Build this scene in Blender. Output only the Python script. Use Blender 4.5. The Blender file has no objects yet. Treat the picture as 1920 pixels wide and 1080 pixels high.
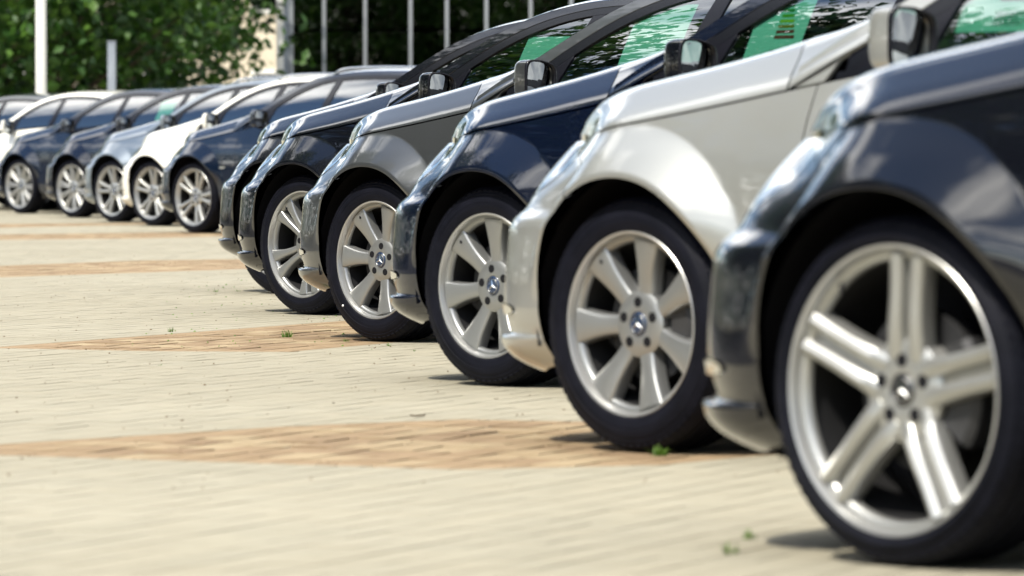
import bpy, math, random
import numpy as np
from mathutils import Vector, Matrix, geometry
random.seed(7); RNG = np.random.default_rng(7)
SC = bpy.context.scene
COL = SC.collection
PI = math.pi

# ------------------------------------------------------------------ camera, sky, sun, exposure
cam_d = bpy.data.cameras.new('camera'); cam = bpy.data.objects.new('camera', cam_d); COL.objects.link(cam)
CAM_H = 0.78
cam.location = (0, 0, CAM_H)
cam.rotation_euler = (math.radians(90 - 1.412), 0, 0)
cam_d.lens = 200; cam_d.sensor_width = 36; cam_d.clip_start = 0.5; cam_d.clip_end = 2000
cam_d.dof.use_dof = True; cam_d.dof.focus_distance = 24.5; cam_d.dof.aperture_fstop = 7.1
SC.camera = cam
FPX = 200 / 36 * 1920                                # focal length in pixels of the 1920 px photograph
SUN_DIR = Vector((-0.50, -0.56, 1.05)).normalized()  # towards the sun
elev = math.asin(SUN_DIR.z); azim = math.atan2(SUN_DIR.x, SUN_DIR.y)
CLOUD_SEED = 3.7
W = bpy.data.worlds.new('World'); SC.world = W; W.use_nodes = True
nt = W.node_tree; nt.nodes.clear()
wo = nt.nodes.new('ShaderNodeOutputWorld'); bg = nt.nodes.new('ShaderNodeBackground')
sky = nt.nodes.new('ShaderNodeTexSky'); sky.sky_type = 'NISHITA'; sky.sun_disc = False
sky.sun_elevation = elev; sky.sun_rotation = azim; sky.ozone_density = 3.0; sky.dust_density = 0.0
bg.inputs['Strength'].default_value = 0.12
tc = nt.nodes.new('ShaderNodeTexCoord'); sx = nt.nodes.new('ShaderNodeSeparateXYZ'); nt.links.new(tc.outputs['Generated'], sx.inputs[0])
mxz = nt.nodes.new('ShaderNodeMath'); mxz.operation = 'MAXIMUM'; mxz.inputs[1].default_value = .0; nt.links.new(sx.outputs['Z'], mxz.inputs[0])
az = nt.nodes.new('ShaderNodeMath'); az.operation = 'ADD'; az.inputs[1].default_value = .10; nt.links.new(mxz.outputs[0], az.inputs[0])
mp = nt.nodes.new('ShaderNodeVectorMath'); mp.operation = 'DIVIDE'
cz = nt.nodes.new('ShaderNodeCombineXYZ')
for k_ in 'XYZ': nt.links.new(az.outputs[0], cz.inputs[k_])
nt.links.new(cz.outputs[0], mp.inputs[1])
nz = nt.nodes.new('ShaderNodeTexNoise'); nz.inputs['Scale'].default_value = 1.25
nz.inputs['Detail'].default_value = 7; nz.inputs['Roughness'].default_value = 0.58
rp = nt.nodes.new('ShaderNodeValToRGB'); rp.color_ramp.elements[0].position = 0.49; rp.color_ramp.elements[1].position = 0.66
mx = nt.nodes.new('ShaderNodeMix'); mx.data_type = 'RGBA'
mx.inputs['B'].default_value = (33, 32.4, 31, 1)                # sunlit cloud
nt.links.new(tc.outputs['Generated'], mp.inputs[0]); sh = nt.nodes.new('ShaderNodeVectorMath'); sh.operation = 'ADD'; sh.inputs[1].default_value = (0.0, 0.0, CLOUD_SEED)
nt.links.new(mp.outputs['Vector'], sh.inputs[0]); nt.links.new(sh.outputs[0], nz.inputs['Vector'])
nt.links.new(nz.outputs['Fac'], rp.inputs['Fac']); nt.links.new(rp.outputs['Color'], mx.inputs['Factor'])
nt.links.new(sky.outputs['Color'], mx.inputs['A']); nt.links.new(mx.outputs['Result'], bg.inputs['Color'])
nt.links.new(bg.outputs['Background'], wo.inputs['Surface'])
sd = bpy.data.lights.new('sun', 'SUN'); sd.energy = 5.0; sd.angle = math.radians(0.53); sd.color = (1.0, 0.94, 0.83)
sun = bpy.data.objects.new('sun', sd); COL.objects.link(sun)
sun.rotation_euler = SUN_DIR.to_track_quat('Z', 'Y').to_euler(); sun.location = (-20, -30, 40)
SC.view_settings.view_transform = 'Standard'; SC.view_settings.look = 'None'
SC.view_settings.exposure = 0.37; SC.view_settings.gamma = 1.0; SC.view_settings.use_curve_mapping = False
SC.render.engine = 'CYCLES'
SC.cycles.max_bounces = 10; SC.cycles.transparent_max_bounces = 24; SC.cycles.caustics_reflective = False
SC.cycles.caustics_refractive = False; SC.cycles.sample_clamp_indirect = 6

def ground(px, py, z=0.0):
    """point of the ground seen at a pixel of the photograph (measured layout)"""
    d = FPX * (CAM_H - z) / (py - 277.0)
    return ((px - 960) / FPX * d, d)

# ------------------------------------------------------------------ materials
M = {}
def mat(name, color, rough=0.5, metal=0.0, coat=0.0, spec=0.5, coat_rough=0.03, **kw):
    m = bpy.data.materials.new(name); m.use_nodes = True
    b = m.node_tree.nodes['Principled BSDF']
    b.inputs['Base Color'].default_value = (*color, 1); b.inputs['Roughness'].default_value = rough
    b.inputs['Metallic'].default_value = metal; b.inputs['Specular IOR Level'].default_value = spec
    b.inputs['Coat Weight'].default_value = coat; b.inputs['Coat Roughness'].default_value = coat_rough
    M[name] = m
    return m
def noise_color(m, c1, c2, scale, detail=5, lo=0.35, hi=0.65, bump=0.0, bscale=None, coord='Object', vec_scale=(1, 1, 1)):
    n = m.node_tree; b = n.nodes['Principled BSDF']
    t = n.nodes.new('ShaderNodeTexCoord'); mpn = n.nodes.new('ShaderNodeMapping'); mpn.inputs['Scale'].default_value = vec_scale
    x = n.nodes.new('ShaderNodeTexNoise'); x.inputs['Scale'].default_value = scale; x.inputs['Detail'].default_value = detail
    r = n.nodes.new('ShaderNodeValToRGB'); r.color_ramp.elements[0].position = lo; r.color_ramp.elements[1].position = hi
    r.color_ramp.elements[0].color = (*c1, 1); r.color_ramp.elements[1].color = (*c2, 1)
    n.links.new(t.outputs[coord], mpn.inputs['Vector']); n.links.new(mpn.outputs['Vector'], x.inputs['Vector'])
    n.links.new(x.outputs['Fac'], r.inputs['Fac']); n.links.new(r.outputs['Color'], b.inputs['Base Color'])
    if bump:
        y = n.nodes.new('ShaderNodeTexNoise'); y.inputs['Scale'].default_value = bscale or scale * 6; y.inputs['Detail'].default_value = 4
        bp = n.nodes.new('ShaderNodeBump'); bp.inputs['Strength'].default_value = bump; bp.inputs['Distance'].default_value = 0.01
        n.links.new(mpn.outputs['Vector'], y.inputs['Vector']); n.links.new(y.outputs['Fac'], bp.inputs['Height']); n.links.new(bp.outputs['Normal'], b.inputs['Normal'])
    return r
# car paints
def paint(name, c, rough, metal):
    m = mat(name, c, rough, metal, coat=1.0); m.node_tree.nodes['Principled BSDF'].inputs['Coat IOR'].default_value = 1.60 if max(c) < .05 else 1.6
    if max(c) < .05: m.node_tree.nodes['Principled BSDF'].inputs['Specular IOR Level'].default_value = .08
    n = m.node_tree; b = n.nodes['Principled BSDF']
    t = n.nodes.new('ShaderNodeTexCoord'); x = n.nodes.new('ShaderNodeTexNoise'); x.inputs['Scale'].default_value = 900; x.inputs['Detail'].default_value = 1
    r = n.nodes.new('ShaderNodeValToRGB'); r.color_ramp.elements[0].color = (*[v * .82 for v in c], 1); r.color_ramp.elements[1].color = (*[min(1, v * 1.18) for v in c], 1)
    n.links.new(t.outputs['Object'], x.inputs['Vector']); n.links.new(x.outputs['Fac'], r.inputs['Fac']); n.links.new(r.outputs['Color'], b.inputs['Base Color'])
paint('paint_black', (.0030, .0035, .006), .30, 0.0)
paint('paint_navy', (.0016, .0036, .0115), .32, 0.0)
paint('paint_blue', (.0022, .0065, .018), .32, 0.0)
paint('paint_grey', (.085, .09, .095), .36, .7)
paint('paint_silver', (.40, .405, .385), .38, .6)
paint('paint_pale_blue', (.20, .235, .27), .36, .7)
paint('paint_white', (.80, .78, .70), .40, 0.0)
mat('black_trim', (.006, .006, .009), .20, spec=.3)
mat('matte_black', (.006, .006, .008), .8, spec=.2)
mat('satin_frame', (.006, .0065, .009), .18, spec=.25)
mat('chrome', (.82, .82, .80), .10, 1.0)
mat('mirror_glass', (.38, .41, .43), .02, 1.0)
mat('reflector', (.62, .64, .64), .16, .45, coat=1.0)
mat('alloy', (.34, .345, .34), .36, .75)
mat('alloy_bright', (.44, .44, .42), .34, .75)
mat('alloy_barrel', (.50, .50, .49), .36, .8)
mat('brake_steel_barrel_shade', (.045, .045, .047), .5, .7)
mat('brake_caliper', (.04, .04, .042), .5, .3)
mat('cap_blue', (.015, .03, .07), .25, coat=1)
mat('cap_black', (.012, .012, .014), .3, coat=1)
mat('red_lens', (.25, .006, .006), .1, coat=1)
mat('interior', (.022, .022, .024), .75)
mat('seat_leather', (.030, .030, .032), .5)
mat('seat_beige', (.30, .27, .22), .55)
mat('paper', (.80, .81, .78), .7)
for nme, c in dict(ink=(.03, .03, .03), bar_green=(.02, .28, .06), bar_lime=(.25, .45, .03), bar_yellow=(.7, .6, .03), bar_orange=(.65, .25, .02), bar_red=(.5, .03, .02)).items():
    mat(nme, c, .6)
mat('white_dot', (.8, .8, .78), .6)
t_ = mat('rubber', (.003, .0035, .007), .56, spec=.12)
noise_color(t_, (.0028, .0033, .0065), (.0055, .006, .011), 14, bump=.12, bscale=220)
def glass_mat(name, tint, ior, base=0.0, rough=0.0):
    m = bpy.data.materials.new(name); m.use_nodes = True; n = m.node_tree; n.nodes.clear()
    o = n.nodes.new('ShaderNodeOutputMaterial'); mi = n.nodes.new('ShaderNodeMixShader'); tr = n.nodes.new('ShaderNodeBsdfTransparent')
    gl = n.nodes.new('ShaderNodeBsdfGlossy'); fr = n.nodes.new('ShaderNodeFresnel'); fr.inputs['IOR'].default_value = ior
    tr.inputs['Color'].default_value = (*tint, 1); gl.inputs['Roughness'].default_value = rough; gl.inputs['Color'].default_value = (1, 1, 1, 1)
    n.links.new(fr.outputs['Fac'], mi.inputs['Fac'])
    if base:
        ad = n.nodes.new('ShaderNodeMath'); ad.operation = 'ADD'; ad.inputs[1].default_value = base; ad.use_clamp = True
        n.links.new(fr.outputs['Fac'], ad.inputs[0]); n.links.new(ad.outputs[0], mi.inputs['Fac'])
    n.links.new(tr.outputs[0], mi.inputs[1]); n.links.new(gl.outputs[0], mi.inputs[2]); n.links.new(mi.outputs[0], o.inputs['Surface'])
    M[name] = m
glass_mat('car_glass', (.26, .56, .46), 1.50, .21)
glass_mat('lens_glass', (.93, .95, .93), 1.5)
glass_mat('facade_glass', (.10, .13, .12), 1.6, .13)
# setting
m = mat('paver_beige', (.46, .40, .27), .85, spec=.25)
def obj_random(m, c1, c2, c3, scale, bump, mottling=.5):
    """per-stone tint from a stored attribute, mixed with grain and faint stains"""
    n = m.node_tree; b = n.nodes['Principled BSDF']
    a = n.nodes.new('ShaderNodeAttribute'); a.attribute_name = 'tint'
    oi = n.nodes.new('ShaderNodeObjectInfo'); ad = n.nodes.new('ShaderNodeMath'); ad.operation = 'ADD'
    fr = n.nodes.new('ShaderNodeMath'); fr.operation = 'FRACT'
    n.links.new(a.outputs['Fac'], ad.inputs[0]); n.links.new(oi.outputs['Random'], ad.inputs[1]); n.links.new(ad.outputs[0], fr.inputs[0])
    r = n.nodes.new('ShaderNodeValToRGB'); e = r.color_ramp.elements; e[0].color = (*c1, 1); e[1].color = (*c3, 1); k = e.new(.5); k.color = (*c2, 1)
    n.links.new(fr.outputs[0], r.inputs['Fac'])
    g = n.nodes.new('ShaderNodeNewGeometry'); x = n.nodes.new('ShaderNodeTexNoise'); x.inputs['Scale'].default_value = scale; x.inputs['Detail'].default_value = 8; x.inputs['Roughness'].default_value = .65
    n.links.new(g.outputs['Position'], x.inputs['Vector'])
    r2 = n.nodes.new('ShaderNodeValToRGB'); r2.color_ramp.elements[0].position = .30; r2.color_ramp.elements[1].position = .68
    v = 1 - .28 * mottling; r2.color_ramp.elements[0].color = (v, v * .985, v * .96, 1); r2.color_ramp.elements[1].color = (1.0, 1.0, 1.0, 1)
    n.links.new(x.outputs['Fac'], r2.inputs['Fac'])
    mm = n.nodes.new('ShaderNodeMix'); mm.data_type = 'RGBA'; mm.blend_type = 'MULTIPLY'; mm.inputs['Factor'].default_value = 1
    n.links.new(r.outputs['Color'], mm.inputs['A']); n.links.new(r2.outputs['Color'], mm.inputs['B'])
    x2 = n.nodes.new('ShaderNodeTexNoise'); x2.inputs['Scale'].default_value = .55; x2.inputs['Detail'].default_value = 4
    n.links.new(g.outputs['Position'], x2.inputs['Vector'])
    r3 = n.nodes.new('ShaderNodeValToRGB'); r3.color_ramp.elements[0].position = .36; r3.color_ramp.elements[1].position = .62
    r3.color_ramp.elements[0].color = (.93, .925, .91, 1); r3.color_ramp.elements[1].color = (1, 1, 1, 1)
    n.links.new(x2.outputs['Fac'], r3.inputs['Fac'])
    m2 = n.nodes.new('ShaderNodeMix'); m2.data_type = 'RGBA'; m2.blend_type = 'MULTIPLY'; m2.inputs['Factor'].default_value = 1
    n.links.new(mm.outputs['Result'], m2.inputs['A']); n.links.new(r3.outputs['Color'], m2.inputs['B'])
    n.links.new(m2.outputs['Result'], b.inputs['Base Color'])
    y = n.nodes.new('ShaderNodeTexNoise'); y.inputs['Scale'].default_value = 160; y.inputs['Detail'].default_value = 3
    n.links.new(g.outputs['Position'], y.inputs['Vector'])
    bp = n.nodes.new('ShaderNodeBump'); bp.inputs['Strength'].default_value = bump; bp.inputs['Distance'].default_value = .004
    n.links.new(y.outputs['Fac'], bp.inputs['Height']); n.links.new(bp.outputs['Normal'], b.inputs['Normal'])
obj_random(m, (.268, .250, .192), (.282, .262, .201), (.294, .272, .208), 5.0, .35, .3)
m = mat('brick_brown', (.42, .28, .16), .85, spec=.25)
obj_random(m, (.225, .155, .092), (.29, .21, .125), (.35, .275, .17), 9.0, .6, .9)
m = mat('joint_sand', (.20, .17, .12), .95, spec=.1)
noise_color(m, (.21, .194, .145), (.26, .24, .182), 30, bump=.4, bscale=300)
mat('leaf', (.05, .11, .02), .55)
def leaf_mat(name, c1, c2, c3):
    m = mat(name, c1, .5, spec=.35); n = m.node_tree; b = n.nodes['Principled BSDF']; out = n.nodes['Material Output']
    a = n.nodes.new('ShaderNodeAttribute'); a.attribute_name = 'tint'
    r = n.nodes.new('ShaderNodeValToRGB'); e = r.color_ramp.elements; e[0].color = (*c1, 1); e[1].color = (*c3, 1); k = e.new(.5); k.color = (*c2, 1)
    n.links.new(a.outputs['Fac'], r.inputs['Fac']); n.links.new(r.outputs['Color'], b.inputs['Base Color'])
    tl = n.nodes.new('ShaderNodeBsdfTranslucent'); n.links.new(r.outputs['Color'], tl.inputs['Color'])
    mi = n.nodes.new('ShaderNodeMixShader'); mi.inputs['Fac'].default_value = .28
    n.links.new(b.outputs[0], mi.inputs[1]); n.links.new(tl.outputs[0], mi.inputs[2]); n.links.new(mi.outputs[0], out.inputs['Surface'])
leaf_mat('leaf_green', (.012, .042, .004), (.023, .074, .006), (.066, .138, .015))
leaf_mat('leaf_dark', (.006, .021, .004), (.010, .030, .006), (.020, .050, .010))  # foliage colour darkened so gaps behind the lit crowns read as shade
leaf_mat('grass_blade', (.05, .12, .015), (.09, .19, .02), (.15, .25, .04))
m = mat('bark', (.09, .065, .045), .9, spec=.1); noise_color(m, (.05, .037, .026), (.13, .10, .07), 9, bump=.6, bscale=30)
m = mat('pole_white', (.72, .71, .66), .45); noise_color(m, (.68, .67, .62), (.78, .77, .72), 3, vec_scale=(1, 1, .3))
m = mat('pole_grey', (.28, .31, .35), .45, .3); noise_color(m, (.22, .25, .29), (.34, .37, .41), 4, vec_scale=(1, 1, .3))
m = mat('mullion_metal', (.36, .38, .40), .4, .5); noise_color(m, (.32, .34, .36), (.40, .42, .44), 3, vec_scale=(1, 1, .2))
m = mat('house_plaster', (.62, .54, .40), .9); noise_color(m, (.54, .47, .35), (.68, .60, .46), 1.2, bump=.2)
m = mat('roof_tile', (.20, .10, .07), .8); noise_color(m, (.14, .07, .05), (.26, .13, .09), 5)
m = mat('concrete', (.35, .34, .32), .85); noise_color(m, (.29, .28, .26), (.40, .39, .37), 2, bump=.2)
mat('dry_leaf', (.10, .065, .03), .7)
mat('dark_room', (.02, .022, .022), .8)

# ------------------------------------------------------------------ object helpers
def link(name, mesh, parent=None, loc=(0, 0, 0), rot=(0, 0, 0), **props):
    o = bpy.data.objects.new(name, mesh); COL.objects.link(o)
    o.location = loc; o.rotation_euler = rot
    if parent is not None: o.parent = parent
    for k, v in props.items(): o[k] = v
    return o
def tag(o, label, cat, group=None):
    o['label'] = label; o['category'] = cat
    if group: o['group'] = group
    return o
class MB:
    """collects verts, faces and vertex normals for ONE mesh"""
    def __init__(s): s.v = []; s.f = []; s.n = []; s.mi = []; s.tint = None
    def add(s, v, f, n=None, mi=0):
        k = len(s.v); s.v += [tuple(p) for p in v]; s.f += [tuple(i + k for i in q) for q in f]
        s.n += [tuple(p) for p in n] if n is not None else [None] * len(v); s.mi += [mi] * len(f)
    def mirrored(s):
        r = MB(); r.v = [(x, -y, z) for x, y, z in s.v]; r.f = [tuple(reversed(q)) for q in s.f]
        r.n = [None if p is None else (p[0], -p[1], p[2]) for p in s.n]; r.mi = list(s.mi); return r
    def join(s, o):
        k = len(s.v); s.v += o.v; s.f += [tuple(i + k for i in q) for q in o.f]; s.n += o.n; s.mi += o.mi; return s
    def mesh(s, name, *mats, smooth=True, angle=None):
        me = bpy.data.meshes.new(name); me.from_pydata(s.v, [], s.f); me.validate(verbose=False)
        for m_ in mats: me.materials.append(M[m_])
        if len(mats) > 1 and len(me.polygons) == len(s.mi): me.polygons.foreach_set('material_index', s.mi)
        if smooth: me.polygons.foreach_set('use_smooth', [True] * len(me.polygons))
        if any(p is not None for p in s.n) and len(me.vertices) == len(s.v):
            me.update()
            me.normals_split_custom_set_from_vertices([p if p is not None else (0, 0, 0) for p in s.n])
        elif angle is not None:
            me.set_sharp_from_angle(angle=math.radians(angle))
        me.update(); return me
    # primitive shapes
    def box(s, x0, x1, y0, y1, z0, z1, b=0.0, mi=0):
        if b <= 0:
            v = [(x, y, z) for x in (x0, x1) for y in (y0, y1) for z in (z0, z1)]
            s.add(v, [(0, 1, 3, 2), (4, 6, 7, 5), (0, 4, 5, 1), (2, 3, 7, 6), (0, 2, 6, 4), (1, 5, 7, 3)], mi=mi); return
        # box with chamfered vertical and top edges
        def ring(z, i):
            a0, a1, c0, c1 = x0 + i, x1 - i, y0 + i, y1 - i
            return [(a0 + b, c0, z), (a1 - b, c0, z), (a1, c0 + b, z), (a1, c1 - b, z), (a1 - b, c1, z), (a0 + b, c1, z), (a0, c1 - b, z), (a0, c0 + b, z)]
        v = ring(z0, b) + ring(z0 + b, 0) + ring(z1 - b, 0) + ring(z1, b); f = []
        for k in range(3):
            for i in range(8):
                j = (i + 1) % 8; f.append((k * 8 + i, k * 8 + j, k * 8 + 8 + j, k * 8 + 8 + i))
        f.append(tuple(reversed(range(8)))); f.append(tuple(range(24, 32)))
        s.add(v, f, mi=mi)
    def grid(s, fn, nu, nv, close_u=False, mi=0):
        v = [fn(i / (nu if close_u else nu - 1), j / (nv - 1)) for i in range(nu) for j in range(nv)]; f = []
        for i in range(nu if close_u else nu - 1):
            for j in range(nv - 1):
                a = i * nv + j; b = ((i + 1) % nu) * nv + j; f.append((a, b, b + 1, a + 1))
        s.add(v, f, mi=mi)
    def lathe_y(s, prof, n=64, mi=0):
        """prof: list of (radius, y), revolved round the Y axis"""
        L = len(prof); v = []; f = []
        for i in range(n):
            a = 2 * PI * i / n
            v += [(r * math.cos(a), y, r * math.sin(a)) for r, y in prof]
        for i in range(n):
            for j in range(L - 1):
                a = i * L + j; b = ((i + 1) % n) * L + j; f.append((a, a + 1, b + 1, b))
        s.add(v, f, mi=mi)
    def tube(s, pts, rad, n=8, mi=0, cap=True):
        pts = [Vector(p) for p in pts]; rr = rad if hasattr(rad, '__len__') else [rad] * len(pts); v = []; f = []
        up = Vector((0, 0, 1))
        for i, p in enumerate(pts):
            d = (pts[min(i + 1, len(pts) - 1)] - pts[max(i - 1, 0)]).normalized()
            a = d.cross(up if abs(d.z) < .9 else Vector((1, 0, 0))).normalized(); b = a.cross(d)
            v += [p + (a * math.cos(2 * PI * k / n) + b * math.sin(2 * PI * k / n)) * rr[i] for k in range(n)]
        for i in range(len(pts) - 1):
            for k in range(n):
                j = (k + 1) % n; f.append((i * n + k, i * n + j, i * n + n + j, i * n + n + k))
        if cap: f.append(tuple(reversed(range(n)))); f.append(tuple(range((len(pts) - 1) * n, len(pts) * n)))
        s.add(v, f, mi=mi)

def spline(xs, ys):
    """natural cubic spline"""
    x = np.array(xs, float); y = np.array(ys, float)
    if x[0] > x[-1]: x = x[::-1]; y = y[::-1]
    n = len(x); h = np.diff(x); A = np.zeros((n, n)); r = np.zeros(n); A[0, 0] = A[-1, -1] = 1
    for i in range(1, n - 1):
        A[i, i - 1] = h[i - 1]; A[i, i] = 2 * (h[i - 1] + h[i]); A[i, i + 1] = h[i]
        r[i] = 6 * ((y[i + 1] - y[i]) / h[i] - (y[i] - y[i - 1]) / h[i - 1])
    m_ = np.linalg.solve(A, r)
    def f(q):
        q = np.asarray(q, float); i = np.clip(np.searchsorted(x, q) - 1, 0, n - 2); qq = np.clip(q, x[0], x[-1])
        a = (x[i + 1] - qq) / h[i]; b = (qq - x[i]) / h[i]
        return a * y[i] + b * y[i + 1] + ((a ** 3 - a) * m_[i] + (b ** 3 - b) * m_[i + 1]) * h[i] ** 2 / 6
    return f
def pchip(xs, ys):
    x = np.array(xs, float); y = np.array(ys, float)
    if x[0] > x[-1]: x = x[::-1]; y = y[::-1]
    h = np.diff(x); dl = np.diff(y) / h; d = np.zeros(len(x))
    for i in range(1, len(x) - 1):
        if dl[i - 1] * dl[i] > 0:
            w1 = 2 * h[i] + h[i - 1]; w2 = h[i] + 2 * h[i - 1]; d[i] = (w1 + w2) / (w1 / dl[i - 1] + w2 / dl[i])
    d[0] = dl[0]; d[-1] = dl[-1]
    def f(q):
        q = np.asarray(q, float); i = np.clip(np.searchsorted(x, q) - 1, 0, len(x) - 2); t = np.clip((q - x[i]) / h[i], 0, 1)
        return ((2*t**3 - 3*t**2 + 1) * y[i] + (t**3 - 2*t**2 + t) * h[i] * d[i] + (-2*t**3 + 3*t**2) * y[i+1] + (t**3 - t**2) * h[i] * d[i+1])
    return f
def sstep(a, b, x):
    t = np.clip((np.asarray(x, float) - a) / (b - a), 0, 1); return t * t * (3 - 2 * t)

# ------------------------------------------------------------------ the ground: plaza of beige pavers with brown brick patches
gm = MB(); gm.add([(-700, -700, -.0035), (700, -700, -.0035), (700, 900, -.0035), (-700, 900, -.0035)], [(0, 1, 2, 3)])
m = mat('asphalt', (.045, .045, .046), .85, spec=.2); noise_color(m, (.034, .034, .035), (.058, .057, .056), 3, bump=.3, bscale=120)
rb = MB(); rb.add([(-1.0 - .095 * 0, -60, -.0005), (-1.0 - .095 * 130, 130, -.0005), (-40, 130, -.0005), (-40, -60, -.0005)], [(0, 1, 2, 3)])  # out of view, added so bumpers and flanks mirror dark ground
rb.v[0] = (-1.0 + .095 * 60, -60, -.0005)
G0 = link('ground', gm.mesh('ground', 'joint_sand', smooth=False), kind='structure')
link('unseen_road', rb.mesh('unseen_road', 'asphalt', smooth=False), kind='structure')
GA = math.atan2(.942, .336)                          # direction of the paving courses
gx = np.array([math.cos(GA), math.sin(GA)]); gy = np.array([-gx[1], gx[0]])
PATCH = [                                            # convex, counter-clockwise
    [(-1.62, 14.62), (-.13, 13.80), (.35, 13.98), (.95, 14.9), (.75, 16.0), (-.15, 16.35), (-.62, 15.95)],
    [(-2.08, 22.2), (-1.4, 21.85), (-.86, 21.75), (-.40, 23.0), (.9, 26.6), (-.30, 26.9), (-.86, 25.4)],
    [(-4.2, 34.6), (-3.08, 34.3), (-1.9, 36.3), (-.2, 39.5), (-1.3, 40.4), (-2.6, 39.4), (-3.5, 37.4)],
    [(-6.2, 48.4), (-4.3, 48.2), (-3.2, 48.9), (-2.1, 51.0), (-1.0, 53.4), (-3.0, 52.8), (-4.7, 51.2)],
    [(-7.5, 55.8), (-5.0, 55.5), (-4.2, 57.0), (-3.0, 59.6), (-5.2, 58.4)]]
def inside(px, py, poly):
    r = np.zeros(np.shape(px), bool); n = len(poly)
    for i in range(n):
        (x1, y1), (x2, y2) = poly[i], poly[(i + 1) % n]
        c = ((y1 > py) != (y2 > py)) & (px < (x2 - x1) * (py - y1) / (y2 - y1 + 1e-12) + x1); r ^= c
    return r
def stone_mesh(centers, L, Wd, name, mname, seed, dz=.0006, tilt=.002, h=.012):
    """many chamfered stones in one mesh: a top face and four bevelled sides each"""
    rg = np.random.default_rng(seed); n = len(centers); b = .0016
    lo = np.array([[-L/2, -Wd/2], [L/2, -Wd/2], [L/2, Wd/2], [-L/2, Wd/2]]); hi = np.array([[-L/2+b, -Wd/2+b], [L/2-b, -Wd/2+b], [L/2-b, Wd/2-b], [-L/2+b, Wd/2-b]])
    P = np.zeros((n, 8, 3)); zz = -rg.random(n) * dz * 2
    for k in range(4):
        for arr, kk, zb in ((lo, k, -h), (hi, k + 4, 0)):
            P[:, kk, 0] = centers[:, 0] + arr[k, 0] * gx[0] + arr[k, 1] * gy[0]; P[:, kk, 1] = centers[:, 1] + arr[k, 0] * gx[1] + arr[k, 1] * gy[1]
            P[:, kk, 2] = zb if zb < 0 else zz + (rg.random(n) - 1) * tilt * .3
    fq = np.array([[4, 5, 6, 7], [0, 1, 5, 4], [1, 2, 6, 5], [2, 3, 7, 6], [3, 0, 4, 7]])
    F = (np.arange(n)[:, None, None] * 8 + fq[None]).reshape(-1, 4)
    me = bpy.data.meshes.new(name); me.from_pydata(P.reshape(-1, 3).tolist(), [], F.tolist()); me.materials.append(M[mname])
    at = me.attributes.new('tint', 'FLOAT', 'POINT'); at.data.foreach_set('value', np.repeat(rg.random(n), 8))
    me.update(); return me
def courses(L, Wd, joint, x0, x1, y0, y1, seed):
    rg = np.random.default_rng(seed); pts = []
    for j in range(-900, 900):
        off = rg.random() * L; k = np.arange(-420, 420)
        a = k * (L + joint) + off; b = j * (Wd + joint)
        X = a * gx[0] + b * gy[0] + 0; Y = 30 + a * gx[1] + b * gy[1]
        ok = (X > x0) & (X < x1) & (Y > y0) & (Y < y1)
        if ok.any(): pts.append(np.stack([X[ok], Y[ok]], 1))
    return np.concatenate(pts)
def clip(poly, a, b, keep_left):
    out = []; n = len(poly)
    def sd_(p): return ((b[0] - a[0]) * (p[1] - a[1]) - (b[1] - a[1]) * (p[0] - a[0])) * (1 if keep_left else -1)
    for i in range(n):
        p, q = poly[i], poly[(i + 1) % n]; dp, dq = sd_(p), sd_(q)
        if dp >= 0: out.append(p)
        if (dp >= 0) != (dq >= 0): t = dp / (dp - dq); out.append((p[0] + (q[0] - p[0]) * t, p[1] + (q[1] - p[1]) * t))
    return out
def rect(c, L, Wd): return [(c[0] + x * L / 2 * gx[0] + y * Wd / 2 * gy[0], c[1] + x * L / 2 * gx[1] + y * Wd / 2 * gy[1]) for x, y in ((-1, -1), (1, -1), (1, 1), (-1, 1))]
def prism(mb, poly, z0, z1):
    if len(poly) < 3: return
    n = len(poly); cx = sum(p[0] for p in poly) / n; cy = sum(p[1] for p in poly) / n; k = []
    for p in poly: d = math.hypot(p[0] - cx, p[1] - cy) + 1e-6; f = max(0, d - .005) / d; k.append((cx + (p[0] - cx) * f, cy + (p[1] - cy) * f, z1))
    ar = sum(poly[i][0] * poly[(i + 1) % n][1] - poly[(i + 1) % n][0] * poly[i][1] for i in range(n))
    if abs(ar) < .002: return
    fs = [tuple(range(n, 2 * n))] + [(i, (i + 1) % n, n + (i + 1) % n, n + i) for i in range(n)]
    if ar < 0: fs = [tuple(reversed(q)) for q in fs]
    mb.add([(p[0], p[1], z0) for p in poly] + k, fs)
def touches(pts, poly, m_):
    P = np.array(poly); r = np.zeros(len(pts), bool)
    for i in range(len(P)):
        a, b = P[i], P[(i + 1) % len(P)]; t = np.clip(((pts - a) @ (b - a)) / np.dot(b - a, b - a), 0, 1); r |= np.linalg.norm(pts - (a + t[:, None] * (b - a)), axis=1) < m_
    return r
PB = courses(.21, .105, .0022, -11, 10, 6, 78, 3); PB = PB[(PB[:, 0] > -1.0 - .095 * PB[:, 1]) & (PB[:, 0] < 6)]
gone = np.zeros(len(PB), bool); cutb = MB()
for p in PATCH:
    tch = touches(PB, p, .12); ins = inside(PB[:, 0], PB[:, 1], p)
    for c in PB[tch]:
        q = rect(c, .21, .105)
        best = None
        for i in range(len(p)):                      # keep the largest piece outside one edge of the (convex) patch
            r_ = clip(q, p[i], p[(i + 1) % len(p)], False)
            if len(r_) >= 3:
                ar = abs(sum(r_[j][0] * r_[(j + 1) % len(r_)][1] - r_[(j + 1) % len(r_)][0] * r_[j][1] for j in range(len(r_))))
                if best is None or ar > best[0]: best = (ar, r_)
        if best: prism(cutb, best[1], -.012, -.0008)
    gone |= tch | ins
link('paving', stone_mesh(PB[~gone], .21, .105, 'paving', 'paver_beige', 5), kind='stuff', parent=G0)
me = cutb.mesh('cut_paving', 'paver_beige', smooth=False); link('cut_paving', me, kind='stuff', parent=G0)
BR = courses(.235, .12, .0045, -9, 3, 12, 62, 9)
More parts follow.
